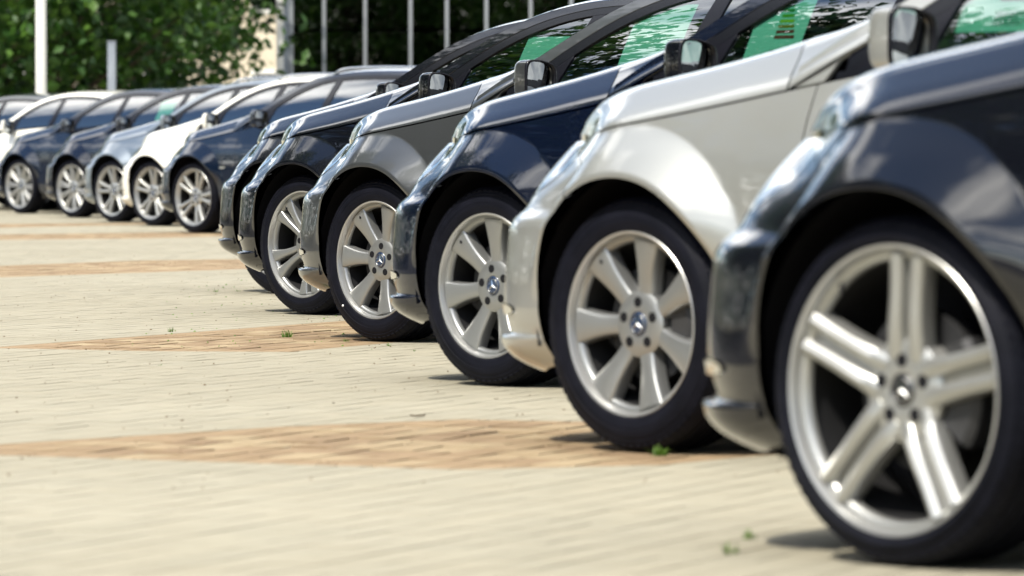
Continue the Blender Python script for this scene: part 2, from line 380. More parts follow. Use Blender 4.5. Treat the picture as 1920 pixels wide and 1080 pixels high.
near = []; far = []; edgeb = MB()
for i, p in enumerate(PATCH):
    ins = inside(BR[:, 0], BR[:, 1], p); tch = touches(BR, p, .14)
    for c in BR[tch]:
        q = rect(c, .235, .12)
        for j in range(len(p)): q = clip(q, p[j], p[(j + 1) % len(p)], True) if len(q) >= 3 else q
        prism(edgeb, q, -.012, -.001)
    (near if i < 2 else far).append(BR[ins & ~tch])
me = edgeb.mesh('cut_bricks', 'brick_brown', smooth=False); link('cut_bricks', me, kind='stuff', parent=G0)
near = np.concatenate(near); near = near[np.argsort(near[:, 1])]; far = np.concatenate(far)
far = np.concatenate([far, near[298:]]); near = near[:298]
bm_meshes = []
for k in range(6):
    me = stone_mesh(np.zeros((1, 2)), .235 - .012 * (k % 3), .12 - .006 * (k % 2), 'brick', 'brick_brown', 40 + k, dz=.0006, tilt=.003, h=.014); bm_meshes.append(me)
for q in near:
    link('brick', bm_meshes[random.randrange(6)], parent=G0, loc=(q[0], q[1], random.uniform(-.0008, .0018)), rot=(random.uniform(-.008, .008), random.uniform(-.008, .008), random.uniform(-.02, .02)))
link('brick_paving', stone_mesh(far, .235, .12, 'brick_paving', 'brick_brown', 11, dz=.0012, tilt=.004), kind='stuff', parent=G0)

# ------------------------------------------------------------------ car body surface
# car space: X forward from the front axle, Y to the left, Z up.  The tub is a surface over (t, z): t runs round the plan outline.
plan_pts = [(.84, 0), (.826, .25), (.785, .47), (.705, .635), (.60, .752), (.47, .833), (.33, .876), (.17, .898), (-.05, .906), (-.5, .913),
            (-1.0, .918), (-1.8, .920), (-2.5, .914), (-2.9, .906), (-3.3, .886), (-3.6, .845), (-3.80, .765), (-3.93, .63), (-3.99, .38), (-4.01, 0)]
pp = np.array([(u, -w) for u, w in plan_pts[3:0:-1]] + plan_pts + [(u, -w) for u, w in plan_pts[-2:-4:-1]])
cl = np.concatenate([[0], np.cumsum(np.hypot(*np.diff(pp, axis=0).T))]); cl -= cl[3]
PU, PW = spline(cl, pp[:, 0]), spline(cl, pp[:, 1])
T_END = cl[3 + len(plan_pts) - 1]
_tt = np.linspace(0, T_END, 4000); _uu = PU(_tt); _ww = PW(_tt)
def Tu(u): return np.interp(-np.asarray(u, float), -_uu, _tt)
_half = np.argmax(_ww > .55)
def Tw(w): return np.interp(w, _ww[:_half + 1], _tt[:_half + 1])          # front face, by half-width
_r0 = len(_tt) - np.argmax(_ww[::-1] > .6) - 1
def Twr(w): return np.interp(w, _ww[_r0:][::-1], _tt[_r0:][::-1])         # rear face
UP = ([.42, .50, .568, .588, .62, .66, .70, .75, .80, .86], [.029, .023, .0165, .008, -.026, -.050, -.076, -.118, -.166, -.24])
corner_fin = pchip([.10, .185, .203, .232, .262, .284, .2885, .33, .37] + UP[0], [-.11, -.072, -.034, .014, .036, .039, .016, .025, .030] + UP[1])
corner_low = pchip([.10, .185, .203, .235, .28, .33, .37] + UP[0], [-.11, -.070, -.042, -.014, .012, .024, .029] + UP[1])
flank = pchip([.10, .19, .25, .32, .36, .50, .62, .70, .755, .80, .86, .93, .98, 1.02, 1.10],
              [-.11, -.07, -.04, -.018, -.010, 0, .003, .001, -.005, -.016, -.034, -.058, -.075, -.091, -.125])
rearp = pchip([.10, .20, .26, .36, .55, .60, .64, .80, .95, 1.03, 1.10], [-.12, -.08, -.02, 0, .015, .012, -.01, -.02, -.05, -.075, -.14])
ztop = spline([.9, .6, .48, .33, .10, -.2, -.53, -.66, -1.0, -1.34, -2.0, -2.8, -3.3, -3.6, -4.05], [.80, .80, .802, .809, .833, .873, .922, .941, .984, 1.010, 1.043, 1.066, 1.068, 1.056, 1.02])
WZ = .33
RA = .372                                            # arch radius
def offset(u, z):
    wc = sstep(.06, .52, u); wr = sstep(-3.1, -3.75, u)
    o = -.012 * sstep(.75, .35, np.abs(u))  + (corner_low(z) + (corner_fin(z) - corner_low(z)) * sstep(.34, .54, u)) * wc + rearp(z) * wr + flank(z) * (1 - wc - wr)
    for cx, A in ((0, .066), (-2.874, .04)):
        r = np.hypot(u - cx, z - WZ); th = np.degrees(np.arctan2(z - WZ, u - cx))
        ro = .512 - .078 * sstep(78, 34, th) - .040 * sstep(118, 178, th)     # the flare narrows towards the bumper and behind the wheel
        x = np.clip((ro - r) / (ro - .388), 0, 1); g = np.where(r > .388, x * x / (x + .07) * 1.07, 1 - .05 * ((.388 - r) / .018) ** 2); g = np.where(r > ro, 0, g)
        front = (u - cx) > 0
        fade = np.where(front, sstep(.36, .60, z), sstep(.40, .66, z)) * (1 - .35 * sstep(60, 30, th) * front)
        o = o + A * g * fade
    return o
def S(t, z, inset=0.0):
    t = np.asarray(t, float); z = np.asarray(z, float); e = 1e-4
    u = PU(t); w = PW(t); du = (PU(t + e) - PU(t - e)); dw = (PW(t + e) - PW(t - e)); l = np.hypot(du, dw)
    nu, nw = dw / l, -du / l
    o = offset(u, z) + inset
    return np.stack([u + nu * o, w + nw * o, z + 0 * o], -1)

def in_poly(P, poly):
    return inside(P[:, 0], P[:, 1], [tuple(p) for p in poly])
def inset_poly(poly, d):
    """move each corner of a polygon inwards by d"""
    P = np.array(poly, float); n = len(P); area = .5 * np.sum(P[:, 0] * np.roll(P[:, 1], -1) - np.roll(P[:, 0], -1) * P[:, 1])
    if area < 0: P = P[::-1]
    out = []
    for i in range(n):
        a, b, c = P[i - 1], P[i], P[(i + 1) % n]; e1 = (b - a) / (np.linalg.norm(b - a) + 1e-9); e2 = (c - b) / (np.linalg.norm(c - b) + 1e-9)
        n1 = np.array([-e1[1], e1[0]]); n2 = np.array([-e2[1], e2[0]]); k = n1 + n2; k /= max(.35, np.dot(k, k) / 2)
        out.append(b + k * d)
    return np.array(out)
def densify(P, step):
    out = []
    for i in range(len(P)):
        a, b = P[i], P[(i + 1) % len(P)]; m_ = max(1, int(np.ceil(np.linalg.norm(b - a) / step)))
        out += [a + (b - a) * k / m_ for k in range(m_)]
    return np.array(out)
def panel(fn, poly, step=.02, gap=.0022, flange=.014, extra=None, mb=None, mi=0, holes=(), flip=False, rows=()):
    """triangulated curved panel: fn maps (a, b) -> (x, y, z); edges turn inwards so that gaps have depth"""
    P = densify(inset_poly(poly, gap), step); lo = P.min(0); hi = P.max(0)
    A, B = np.meshgrid(np.arange(lo[0] + step * .5, hi[0], step), np.arange(lo[1] + step * .5, hi[1], step)); G = np.stack([A.ravel(), B.ravel()], 1)
    if extra is not None:
        cx, cz, rings, r_out = extra
        rr = np.hypot(G[:, 0] - cx, G[:, 1] - cz); G = G[rr > r_out]
        ring = np.concatenate([[(cx + r * math.cos(a), cz + r * math.sin(a)) for a in np.arange(0, 2 * PI, step * .8 / r)] for r in rings]); G = np.concatenate([G, ring])
    G = G[in_poly(G, P)]
    for zr_ in rows:
        xs_ = np.arange(lo[0], hi[0], step); Rw = np.stack([xs_, np.full(len(xs_), zr_)], 1); G = np.concatenate([G[np.abs(G[:, 1] - zr_) > .0025], Rw[in_poly(Rw, P)]])
    def clear(G, Q, d):
        if not len(G): return G
        d2 = np.concatenate([np.min(np.sum((g_[:, None, :] - Q[None]) ** 2, -1), 1) for g_ in np.array_split(G, max(1, len(G) // 2000))]); return G[d2 > d * d]
    G = clear(G, P, step * .45)
    loops = [P]
    for hpoly in holes:
        H = densify(inset_poly(hpoly, -gap), step); G = G[~in_poly(G, H)]; G = clear(G, H, step * .45); loops.append(H)
    allv = np.concatenate(loops + [G]); edges = []; k = 0
    for Lp in loops:
        edges += [(k + i, k + (i + 1) % len(Lp)) for i in range(len(Lp))]; k += len(Lp)
    vs, es, fs, ov, _, _ = geometry.delaunay_2d_cdt([Vector(p) for p in allv], edges, [], 1, 1e-6)
    V2 = np.array([(p.x, p.y) for p in vs]); tri = np.array([f for f in fs])
    cen = V2[tri].mean(1); keep = in_poly(cen, P)
    for Lp in loops[1:]: keep &= ~in_poly(cen, Lp)
    tri = tri[keep]
    V3 = fn(V2[:, 0], V2[:, 1]); e = 1.5e-3
    da = fn(V2[:, 0] + e, V2[:, 1]) - fn(V2[:, 0] - e, V2[:, 1]); db = fn(V2[:, 0], V2[:, 1] + e) - fn(V2[:, 0], V2[:, 1] - e)
    N = np.cross(db, da); N /= np.linalg.norm(N, axis=1)[:, None] + 1e-12
    if np.mean(np.einsum('ij,ij->i', N, V3 - np.array([-1.6, 0, .6]))) < 0: flip = True; N = -N
    t3 = V3[tri]; fnm = np.cross(t3[:, 1] - t3[:, 0], t3[:, 2] - t3[:, 0]); wrong = np.einsum('ij,ij->i', fnm, N[tri[:, 0]]) < 0
    tri[wrong] = tri[wrong][:, ::-1]
    mb = mb or MB()
    mb.add(V3, tri.tolist(), N, mi)
    if flange > 0:
        for Lp in loops:
            a = fn(Lp[:, 0], Lp[:, 1]); da = fn(Lp[:, 0] + e, Lp[:, 1]) - fn(Lp[:, 0] - e, Lp[:, 1]); db = fn(Lp[:, 0], Lp[:, 1] + e) - fn(Lp[:, 0], Lp[:, 1] - e)
            nn = np.cross(db, da); nn /= np.linalg.norm(nn, axis=1)[:, None] + 1e-12
            if flip: nn = -nn
            m_ = len(Lp); tang = np.roll(a, -1, 0) - np.roll(a, 1, 0); on = np.cross(tang, nn); on /= np.linalg.norm(on, axis=1)[:, None] + 1e-12
            if Lp is P: pass
            else: on = -on
            cm = a.mean(0); sgn = np.sign(np.mean(np.einsum('ij,ij->i', a - cm, on))) or 1
            on = on * (sgn if Lp is P else -sgn)
            b1 = a - nn * .003 + on * .0015; b2 = a - nn * flange
            f = []
            for i in range(m_):
                j = (i + 1) % m_; f += [(i, j, m_ + j, m_ + i), (m_ + i, m_ + j, 2 * m_ + j, 2 * m_ + i)]
            n0 = nn * .8 + on * .6; n0 /= np.linalg.norm(n0, axis=1)[:, None] + 1e-12
            mb.add(np.concatenate([a, b1, b2]), f, np.concatenate([n0, on, on]), mi)
    return mb
def arc(cx, r, a0, a1, n=26):
    return [(float(Tu(cx + r * math.cos(math.radians(a)))), WZ + r * math.sin(math.radians(a))) for a in np.linspace(a0, a1, n)]
def P_(u, z): return (float(Tu(u)), z)
def top_line(u0, u1, n=24, dz=0.0): return [(float(Tu(u)), float(ztop(u)) + dz) for u in np.linspace(u0, u1, n)]
T0 = float(Tu(0)); TR = float(Tu(-2.874))
RINGS0 = (T0, WZ, [.377, .382, .388, .394, .402, .411, .421, .432, .444, .456, .468, .480, .492, .503, .513, .524], .535)
RINGS1 = (TR, WZ, RINGS0[2], .535)
MESH = {}
def both(key, mb, *mats, **kw):
    MESH[key + '_L'] = mb.mesh(key, *mats, **kw); MESH[key + '_R'] = mb.mirrored().mesh(key, *mats, **kw)
# headlight outline (shared by the lamp, bumper and fender)
HL_rear = [P_(.315, .811), P_(.345, .770), P_(.425, .708)]; HL_tip = P_(.57, .656)
HL_low = [(float(Tw(.52)), .640), (float(Tw(.37)), .632)]; HL_in = [(float(Tw(.36)), .72), (float(Tw(.38)), .799)]
HL_top = [(t, .799) for t in np.linspace(float(Tw(.38)), P_(.41, 0)[0], 14)][1:] + [(t, float(ztop(PU(t))) + .0) for t in np.linspace(P_(.40, 0)[0], P_(.325, 0)[0], 6)]
headl = HL_rear + [HL_tip] + HL_low + HL_in + HL_top
GAPB = [P_(.19, WZ + math.sqrt(RA**2 - .19**2)), P_(.225, .70), P_(.265, .742), P_(.345, .770)]
a_gap = math.degrees(math.acos(.19 / RA))
bump_poly = [(0, .188)] + [(t, .188 + .02 * sstep(.9, P_(.35, 0)[0], t)) for t in np.linspace(.05, P_(.36, 0)[0], 30)] + arc(0, RA, -18, a_gap, 26) + GAPB[1:] + \
    [HL_rear[2], HL_tip] + HL_low + HL_in + [(float(Tw(.30)), .799), (float(Tw(.275)), .60), (float(Tw(.25)), .445), (0, .435)]
intake = [P_(.565, .300), P_(.60, .297), (float(Tw(.62)), .296), (float(Tw(.46)), .296), (float(Tw(.44)), .375), (float(Tw(.60)), .385), P_(.64, .384), P_(.60, .372)]
b = panel(S, bump_poly, .010, holes=[intake], rows=(.245, .262, .275, .2835, .286, .2885, .293, .560, .568, .574, .580, .588, .596)); b.join(b.mirrored()); MESH['front_bumper'] = b.mesh('front_bumper', 'paint_black')
Sin = lambda d: (lambda t, z: S(t, z, -d))
b = panel(Sin(.045), intake, .03, gap=-.012, flange=0); both('air_intake', b, 'matte_black')
b = panel(Sin(-.006), [P_(.50, .346), P_(.54, .340), P_(.60, .338), (float(Tw(.62)), .338), (float(Tw(.5)), .338), (float(Tw(.5)), .362), (float(Tw(.62)), .364), P_(.60, .366), P_(.53, .366), P_(.50, .358)], .010, gap=0, flange=.03)
both('running_light', b, 'chrome')
# lower grille and grille
b = panel(Sin(.035), [(0, .445), (float(Tw(.26)), .445), (float(Tw(.285)), .60), (float(Tw(.305)), .79), (0, .79)], .04, gap=0, flange=0); b.join(b.mirrored())
for zz in (.50, .57, .64, .71):
    q = panel(Sin(.010), [(0, zz), (float(Tw(.262 + (zz - .44) * .1)), zz), (float(Tw(.262 + (zz - .44) * .1)), zz + .02), (0, zz + .02)], .04, gap=0, flange=.02, mi=1); b.join(q).join(q.mirrored())
q = panel(Sin(-.002), [(0, .765), (float(Tw(.29)), .765), (float(Tw(.295)), .797), (0, .797)], .03, gap=0, flange=.02, mi=1); b.join(q).join(q.mirrored())
MESH['grille'] = b.mesh('grille', 'matte_black', 'chrome')
# headlight: clear lens, bright bowl and lamp inside
b = panel(S, headl, .012, gap=.0022, flange=.008); both('headlight', b, 'reflector')
Sl = Sin(-.0015)
def disc_on(uu, zz, r0, r1, mi=0):
    t0 = float(Tu(uu)); return panel(Sl, [(t0 + r0 * math.cos(a), zz + r1 * math.sin(a)) for a in np.linspace(0, 2 * PI, 24)[:-1]], .012, gap=0, flange=.004)
b = disc_on(.50, .752, .042, .036); both('projector', b, 'cap_black')
b = panel(Sin(-.0015), [P_(.37, .762), P_(.43, .717), P_(.56, .664), P_(.57, .682), P_(.45, .733), P_(.385, .777)], .012, gap=0, flange=.012); both('indicator', b, 'chrome')
# fender
fend = arc(0, RA, a_gap, 180, 34) + [P_(-RA, .28), P_(-.40, .245), P_(-.63, .245), P_(-.635, .5), P_(-.63, .75), P_(-.632, .85), P_(-.64, float(ztop(-.64)))] + \
    top_line(-.62, .312, 50) + [P_(.345, .770)] + GAPB[1:3][::-1]
both('fender', panel(S, fend, .014, extra=RINGS0, flange=.022), 'paint_black')
# doors
fd = [P_(-.63, .252), P_(-1.70, .252), P_(-1.70, .6), P_(-1.70, .9), P_(-1.70, float(ztop(-1.70)))] + top_line(-1.68, -.66, 26) + [P_(-.64, float(ztop(-.64))), P_(-.632, .85), P_(-.63, .75), P_(-.635, .5)]
both('front_door', panel(S, fd, .025), 'paint_black')
rd_edge = [P_(-2.874 + .43 * math.cos(math.radians(a)), WZ + .43 * math.sin(math.radians(a))) for a in np.linspace(5, 62, 10)]
rd = [P_(-1.70, .252), P_(-2.43, .252)] + rd_edge + [P_(-2.74, .85), P_(-2.80, float(ztop(-2.80)))] + top_line(-2.78, -1.72, 24) + [P_(-1.70, float(ztop(-1.70))), P_(-1.70, .9), P_(-1.70, .6)]
both('rear_door', panel(S, rd, .03), 'paint_black')
both('sill', panel(S, [P_(-.375, .175), P_(-2.49, .175), P_(-2.49, .25), P_(-.375, .25)], .03), 'black_trim')
TRB = float(Tu(-3.35))
quar = [P_(-2.43, .252), P_(-2.874 + RA, .252)] + arc(-2.874, RA, 0, 130, 24) + [P_(-3.25, .62), (float(Tu(-3.72)), .62), (float(Tu(-3.70)), .72), (float(Tu(-3.62)), .93), (float(Tu(-3.80)), .95), (float(Twr(.55)), .96), (float(Twr(.55)), float(ztop(-3.98)))] + \
    [(t, float(ztop(PU(t)))) for t in np.linspace(float(Twr(.55)), float(Tu(-2.80)), 24)][1:] + [P_(-2.74, .85)] + rd_edge[::-1]
both('rear_quarter', panel(S, quar, .03, extra=(TR, WZ, RINGS0[2], .535)), 'paint_black')
tail = [(float(Tu(-3.72)), .62), (float(Twr(.42)), .62), (float(Twr(.45)), .80), (float(Twr(.55)), .955), (float(Tu(-3.80)), .945), (float(Tu(-3.62)), .93), (float(Tu(-3.70)), .72)]
both('taillight', panel(S, tail, .03), 'red_lens')
b = panel(S, [(T_END, .20), (T_END, .61)] + [(t, .61) for t in np.linspace(T_END, float(Tu(-3.25)), 20)][1:] + arc(-2.874, RA, 129, 200, 14) + [(t, .20) for t in np.linspace(float(Tu(-3.3)), T_END, 16)][:-1], .04)
b.join(b.mirrored()); MESH['rear_bumper'] = b.mesh('rear_bumper', 'paint_black')
b = panel(S, [(T_END, .62), (float(Twr(.42)), .62), (float(Twr(.45)), .80), (float(Twr(.55)), .96), (float(Twr(.55)), 1.018), (T_END, 1.018)], .05, gap=.001); b.join(b.mirrored()); MESH['boot_lid'] = b.mesh('boot_lid', 'paint_black')
# dark shell behind the panels
shell = [(0, .20)] + [(t, .20) for t in np.linspace(.1, P_(.40, 0)[0], 14)] + arc(0, .40, -18, 200, 30) + [P_(-.5, .19), P_(-2.4, .19)] + arc(-2.874, .40, -20, 200, 24) + [P_(-3.4, .22), (T_END, .22)] + \
    [(t, float(ztop(PU(t))) - .012) for t in np.linspace(T_END, 0, 60)]
b = panel(Sin(.05), shell, .05, gap=0, flange=0); b.join(b.mirrored()); MESH['body_shell'] = b.mesh('body_shell', 'matte_black')
# underbody and wheel wells
b = MB(); b.box(-3.9, .62, -.58, .58, .17, .26)
b.box(-2.40, -.46, -.84, .84, .17, .23)
b.box(-.5, .45, -.52, .52, .26, .74); b.box(-3.6, -2.3, -.52, .52, .26, .95); b.box(-.60, -.48, -.82, .82, .23, .80)
MESH['underbody'] = b.mesh('underbody', 'matte_black', smooth=False)
b = MB(); b.grid(lambda a, q: (.392 * math.cos(math.radians(-10 + 208 * a)), .52 + q * (.862 - .52), WZ + .392 * math.sin(math.radians(-10 + 208 * a))), 30, 3)
both('wheel_arch', b, 'matte_black')

# hood: between the tub's top edge and the centre line
HT0 = P_(.34, 0)[0]; HT1 = P_(-.53, 0)[0]
fr_t = lambda bb: (1 - bb) * HT0 * 1.0
def hood_fn(a, bb):
    a = np.asarray(a, float); bb = np.asarray(bb, float)
    tL = HT0 + (HT1 - HT0) * a; L = S(tL, ztop(PU(tL)) - 0); F = S(HT0 * (1 - bb), 0 * bb + .80); F0 = S(HT0, .80)
    w = L[..., 1] * (F[..., 1] / F0[1]); du0 = F[..., 0] - F0[0]
    duR = .17 * (1 - (1 - bb) ** 2)
    u = L[..., 0] + du0 * np.clip(1 - a, 0, 2) ** 2.2 + duR * np.clip(a, 0, 2) ** 1.2
    rise = (.105 + .04 * a) * (1 - np.exp(-np.clip(a, 0, 2) / .10)) + .012
    x = np.clip(bb, 0, 1); f = (1 - (1 - x) ** 4) ** .70
    crease = .010 * np.exp(-((x - .62) / .06) ** 2) * sstep(.05, .4, a)
    z = L[..., 2] + rise * f * (.55 + .45 * np.clip(a / .04, 0, 1)) + crease
    return np.stack([u, w, z], -1)
def grid_mesh(fn, A, B, thick=None):
    AA, BB = np.meshgrid(A, B, indexing='ij'); V = fn(AA, BB); e = 1e-3
    da = fn(AA + e, BB) - fn(AA - e, BB); db = fn(AA, BB + e) - fn(AA, BB - e); N = np.cross(da, db); N /= np.linalg.norm(N, axis=-1)[..., None] + 1e-12
    if N[..., 2].mean() < 0: N = -N
    na, nb = AA.shape; f = []
    for i in range(na - 1):
        for j in range(nb - 1): q = i * nb + j; f.append((q, q + nb, q + nb + 1, q + 1))
    mb = MB(); Vf = V.reshape(-1, 3); Nf = N.reshape(-1, 3)
    t3 = Vf[list(f[len(f) // 2][:3])]
    if np.dot(np.cross(t3[1] - t3[0], t3[2] - t3[0]), Nf[f[len(f) // 2][0]]) < 0: f = [tuple(reversed(q)) for q in f]
    mb.add(Vf, f, Nf); return mb, V, N
Bs = np.concatenate([[.0012, .004, .008, .014, .022, .032, .045, .06, .08], np.linspace(.10, 1, 22)])
As = np.concatenate([[.003, .008, .016, .026, .04, .06, .085], np.linspace(.11, .996, 40)])
b, HV, HN = grid_mesh(hood_fn, As, Bs)
def skirt(mb, row, nrm, out, depth=.02):
    """turn an open edge inwards"""
    row = np.array(row); k = len(row); lo = row - np.array(nrm) * depth
    mb.add(np.concatenate([row, lo]), [(i, i + 1, k + i + 1, k + i) for i in range(k - 1)], np.concatenate([np.array(out)] * 2))
ev = np.array([[0, 1, 0]] * len(As)); skirt(b, HV[:, 0] - np.array([0, 0, .0]), np.array([[0, .25, .97]] * len(As)), ev, .022)
skirt(b, HV[-1], np.array([[0, 0, 1.]] * len(Bs)), np.array([[-1., 0, 0]] * len(Bs)), .02); skirt(b, HV[0], np.array([[0, 0, 1.]] * len(Bs)), np.array([[1., 0, 0]] * len(Bs)), .02)
b.join(b.mirrored()); MESH['bonnet'] = b.mesh('bonnet', 'paint_black')
b, _, _ = grid_mesh(lambda A, B: hood_fn(A, B) + np.array([0, 0, -.03]), np.linspace(.02, .985, 16), np.linspace(.02, 1, 16)); b.join(b.mirrored()); MESH['bonnet_frame'] = b.mesh('bonnet_frame', 'matte_black')

# greenhouse
def greenhouse(key, rail_u, rail_z, header, rear_u0, rear_u1, dzc):
    zr = spline(rail_u, rail_z)
    def wb(u): return S(Tu(u), ztop(u))[..., 1] - .004
    def G(u, z, ins=0.0):
        u = np.asarray(u, float); z = np.asarray(z, float); d = np.clip(z - ztop(u), -.1, 1)
        return np.stack([u, wb(u) - .40 * d - .42 * d * d - ins, z], -1)
    Gi = lambda d: (lambda u, z: G(u, z, d))
    p1 = lambda u: .030 + .030 * sstep(-1.9, -.9, u); p2 = lambda u: p1(u) + .034 + .018 * sstep(-1.7, -1.0, u)
    lo = lambda u: float(ztop(u)) + .004
    us = np.linspace(-.545, rear_u0 - .02 if key == 'saloon' else rear_u1 + .12, 60)
    # painted pillar and roof edge
    up = [(u, float(zr(u))) for u in us]; dn = [(u, max(float(zr(u) - p1(u)), lo(u))) for u in us]
    dn2 = [(u, (lo(u) if u > -.68 else max(float(zr(u) - p1(u)), lo(u)))) for u in us]
    b = panel(G, up + dn2[::-1], .018, gap=.001, flange=.012)
    both(key + '_pillar', b, 'paint_black')
    # dark frame above the glass
    gs = np.linspace(-.99, -3.28 if key == 'saloon' else -3.60, 40)
    fr = [(u, float(zr(u) - p1(u)) - .001) for u in np.linspace(-.72, gs[-1], 46)]; fl = [(u, max(float(zr(u) - p2(u)), lo(u) + .003)) for u in np.linspace(-.72, gs[-1], 46)]
    ok = [i for i in range(46) if fr[i][1] - fl[i][1] > .006]
    fr = [fr[i] for i in ok]; fl = [fl[i] for i in ok]
    both(key + '_window_frame', panel(Gi(.003), fr + fl[::-1], .022, gap=.0008, flange=.012), 'satin_frame')
    # sail, b-pillar
    sail = [(-.70, lo(-.70)), (-.985, lo(-.985))] + [(-.985 - .06 * k, lo(-.985) + (float(zr(-1.045) - p2(-1.045)) - lo(-.985)) * k) for k in (.33, .66, 1)] + [(u, max(float(zr(u) - p2(u)) + .001, lo(u) + .002)) for u in np.linspace(-1.03, -.74, 9)]
    both(key + '_sail', panel(Gi(.004), sail, .02, gap=.0006, flange=.01), 'black_trim')
    bp = [(-1.655, lo(-1.655)), (-1.755, lo(-1.755)), (-1.81, float(zr(-1.81) - p2(-1.81))), (-1.73, float(zr(-1.73) - p2(-1.73)))]
    both(key + '_b_pillar', panel(Gi(.004), bp, .03, gap=.0006, flange=.01), 'black_trim')
    # glass
    fg = [(-.988, lo(-.99) + .002), (-1.65, lo(-1.65) + .002), (-1.726, float(zr(-1.726) - p2(-1.726)))] + [(u, float(zr(u) - p2(u))) for u in np.linspace(-1.70, -1.05, 20)] + [(-1.047, float(zr(-1.047) - p2(-1.047)) - .004)]
    both(key + '_front_window', panel(Gi(.012), fg, .03, gap=-.006, flange=0), 'car_glass')
    ue = -2.62 if key == 'saloon' else -2.72
    rg_ = [(-1.758, lo(-1.76) + .002), (ue - .10, lo(ue - .1) + .002), (ue, float(zr(ue) - p2(ue)))] + [(u, float(zr(u) - p2(u))) for u in np.linspace(ue + .03, -1.815, 16)]
    both(key + '_rear_window', panel(Gi(.012), rg_, .03, gap=-.006, flange=0), 'car_glass')
    # rear pillar / third window
    e = gs[-1]
    if key == 'saloon':
        q = [(ue - .105, lo(ue - .1))] + [(u, lo(u)) for u in np.linspace(ue - .15, -3.42, 8)] + [(u, float(zr(u)) - .002) for u in np.linspace(-3.40, -3.30, 4)] + [(u, float(zr(u) - p2(u))) for u in np.linspace(e + .02, ue - .004, 10)]
        both(key + '_rear_pillar', panel(Gi(.002), q, .03, gap=.001), 'paint_black')
    else:
        q = [(ue - .105, lo(ue - .1)), (ue - .17, lo(ue - .17)), (ue - .07, float(zr(ue - .07) - p2(ue - .07))), (ue - .004, float(zr(ue) - p2(ue)))]
        both(key + '_rear_pillar', panel(Gi(.004), q, .03, gap=.0006), 'black_trim')
        q = [(ue - .173, lo(ue - .17) + .002), (-3.55, lo(-3.55) + .002), (-3.50, float(zr(-3.5) - p2(-3.5)))] + [(u, float(zr(u) - p2(u))) for u in np.linspace(-3.46, ue - .075, 10)]
        both(key + '_quarter_window', panel(Gi(.012), q, .03, gap=-.006, flange=0), 'car_glass')
        q = [(-3.555, lo(-3.55)), (rear_u1 + .09, lo(rear_u1 + .09)), (rear_u1 + .11, float(zr(rear_u1 + .11)) - .03), (-3.60, float(zr(-3.6) - p2(-3.6)) - .001), (-3.505, float(zr(-3.5) - p2(-3.5)))]
        both(key + '_d_pillar', panel(Gi(.002), q, .03, gap=.001), 'paint_black')
    # belt moulding
    b = panel(Gi(-.004), [(u, lo(u) - .004) for u in np.linspace(-.70, -3.2, 40)] + [(u, lo(u) + .016) for u in np.linspace(-3.2, -.70, 40)], .02, gap=0, flange=.012)
    both(key + '_belt_trim', b, 'satin_frame')
    if key == 'saloon':
        zl = float(zr(-.84) - p1(-.84))
        def SC_(a, q):
            H = hood_fn(1.004 + 0 * np.asarray(a, float), np.asarray(q, float) * .36)
            Q = G(-.84 + 0 * np.asarray(a, float), zl + (float(zr(-.84)) - zl) * np.asarray(q, float) ** .8)
            a_ = np.asarray(a, float)[..., None]; bow = np.stack([0 * a_[..., 0], .010 * np.sin(PI * np.clip(a_[..., 0], 0, 1)) + .002, -.012 * np.sin(PI * np.clip(a_[..., 0], 0, 1)) * np.asarray(q, float)], -1)
            return H * (1 - a_) + Q * a_ + bow
        b, PV, PN = grid_mesh(SC_, np.linspace(.002, 1, 16), np.linspace(.004, 1, 16)); skirt(b, PV[0], np.array([[0, 0, 1.]] * 16), np.array([[1., 0, 0]] * 16), .02); skirt(b, PV[:, -1], np.array([[0, .3, .95]] * 16), np.array([[0, -.7, .7]] * 16), .05)
        both('scuttle_panel', b, 'paint_black')
    # screen, roof, rear screen
    du = spline([-.5, -.9, -1.42, -2.0, -2.65, -3.4, -4.0], [.17, .115, .05, .0, -.04, -.10, -.13]); dz = spline(*dzc)
    def R(ue_, r):
        ed = G(ue_, zr(ue_)); r = np.asarray(r, float)
        f1 = 1 - r ** 2; f2 = .6 * (1 - r ** 2) + .4 * (1 - np.abs(r) ** 9)
        return np.stack([ue_ + du(ue_) * f1, ed[..., 1] * r, ed[..., 2] + dz(ue_) * f2], -1)
    rr = np.concatenate([np.linspace(0, .8, 12), [.86, .9, .935, .96, .978, .99, 1.0]])
    for nme, a, c, mname in (('windscreen', -.575, header + .012, 'car_glass'), ('roof', header, rear_u0, 'paint_black'), ('rear_screen', rear_u0 - .006, rear_u1, 'car_glass')):
        b, V, N = grid_mesh(R, np.linspace(a, c, 30), rr); b.join(b.mirrored()); MESH[key + '_' + nme] = b.mesh(nme, mname)
    b, _, _ = grid_mesh(lambda a, r: R(a, r) - np.array([0, 0, .045]), np.linspace(header - .03, rear_u0 + .03, 8), np.linspace(0, .97, 8)); b.join(b.mirrored()); MESH[key + '_headliner'] = b.mesh('headliner', 'seat_beige')
    if key == 'saloon':
        def B(a, r):
            u = -3.20 - .78 * a; tt = Tu(u); ed = S(tt, ztop(u)); return np.stack([u + 0 * r, ed[..., 1] * r * (1 - .0 * a), ed[..., 2] + .035 * (1 - r ** 4) * (1 - a * .6)], -1)
        b, _, _ = grid_mesh(B, np.linspace(0, 1, 14), np.linspace(0, 1, 14)); b.join(b.mirrored()); MESH[key + '_boot_deck'] = b.mesh('boot_deck', 'paint_black')
    else:
        b = MB(); pts = []
        for u in np.linspace(-1.62, -3.35, 20):
            k = (u + 1.62) / -1.73; h_ = .036 * min(1, math.sin(PI * min(max(k, 0), 1)) * 5); p = R(np.array(u), np.array(.955)); pts.append((p[0], p[1], p[2] - .004 + h_))
        b.tube(pts, .013, 10); both(key + '_roof_rail', b, 'chrome')
    return G, zr, R
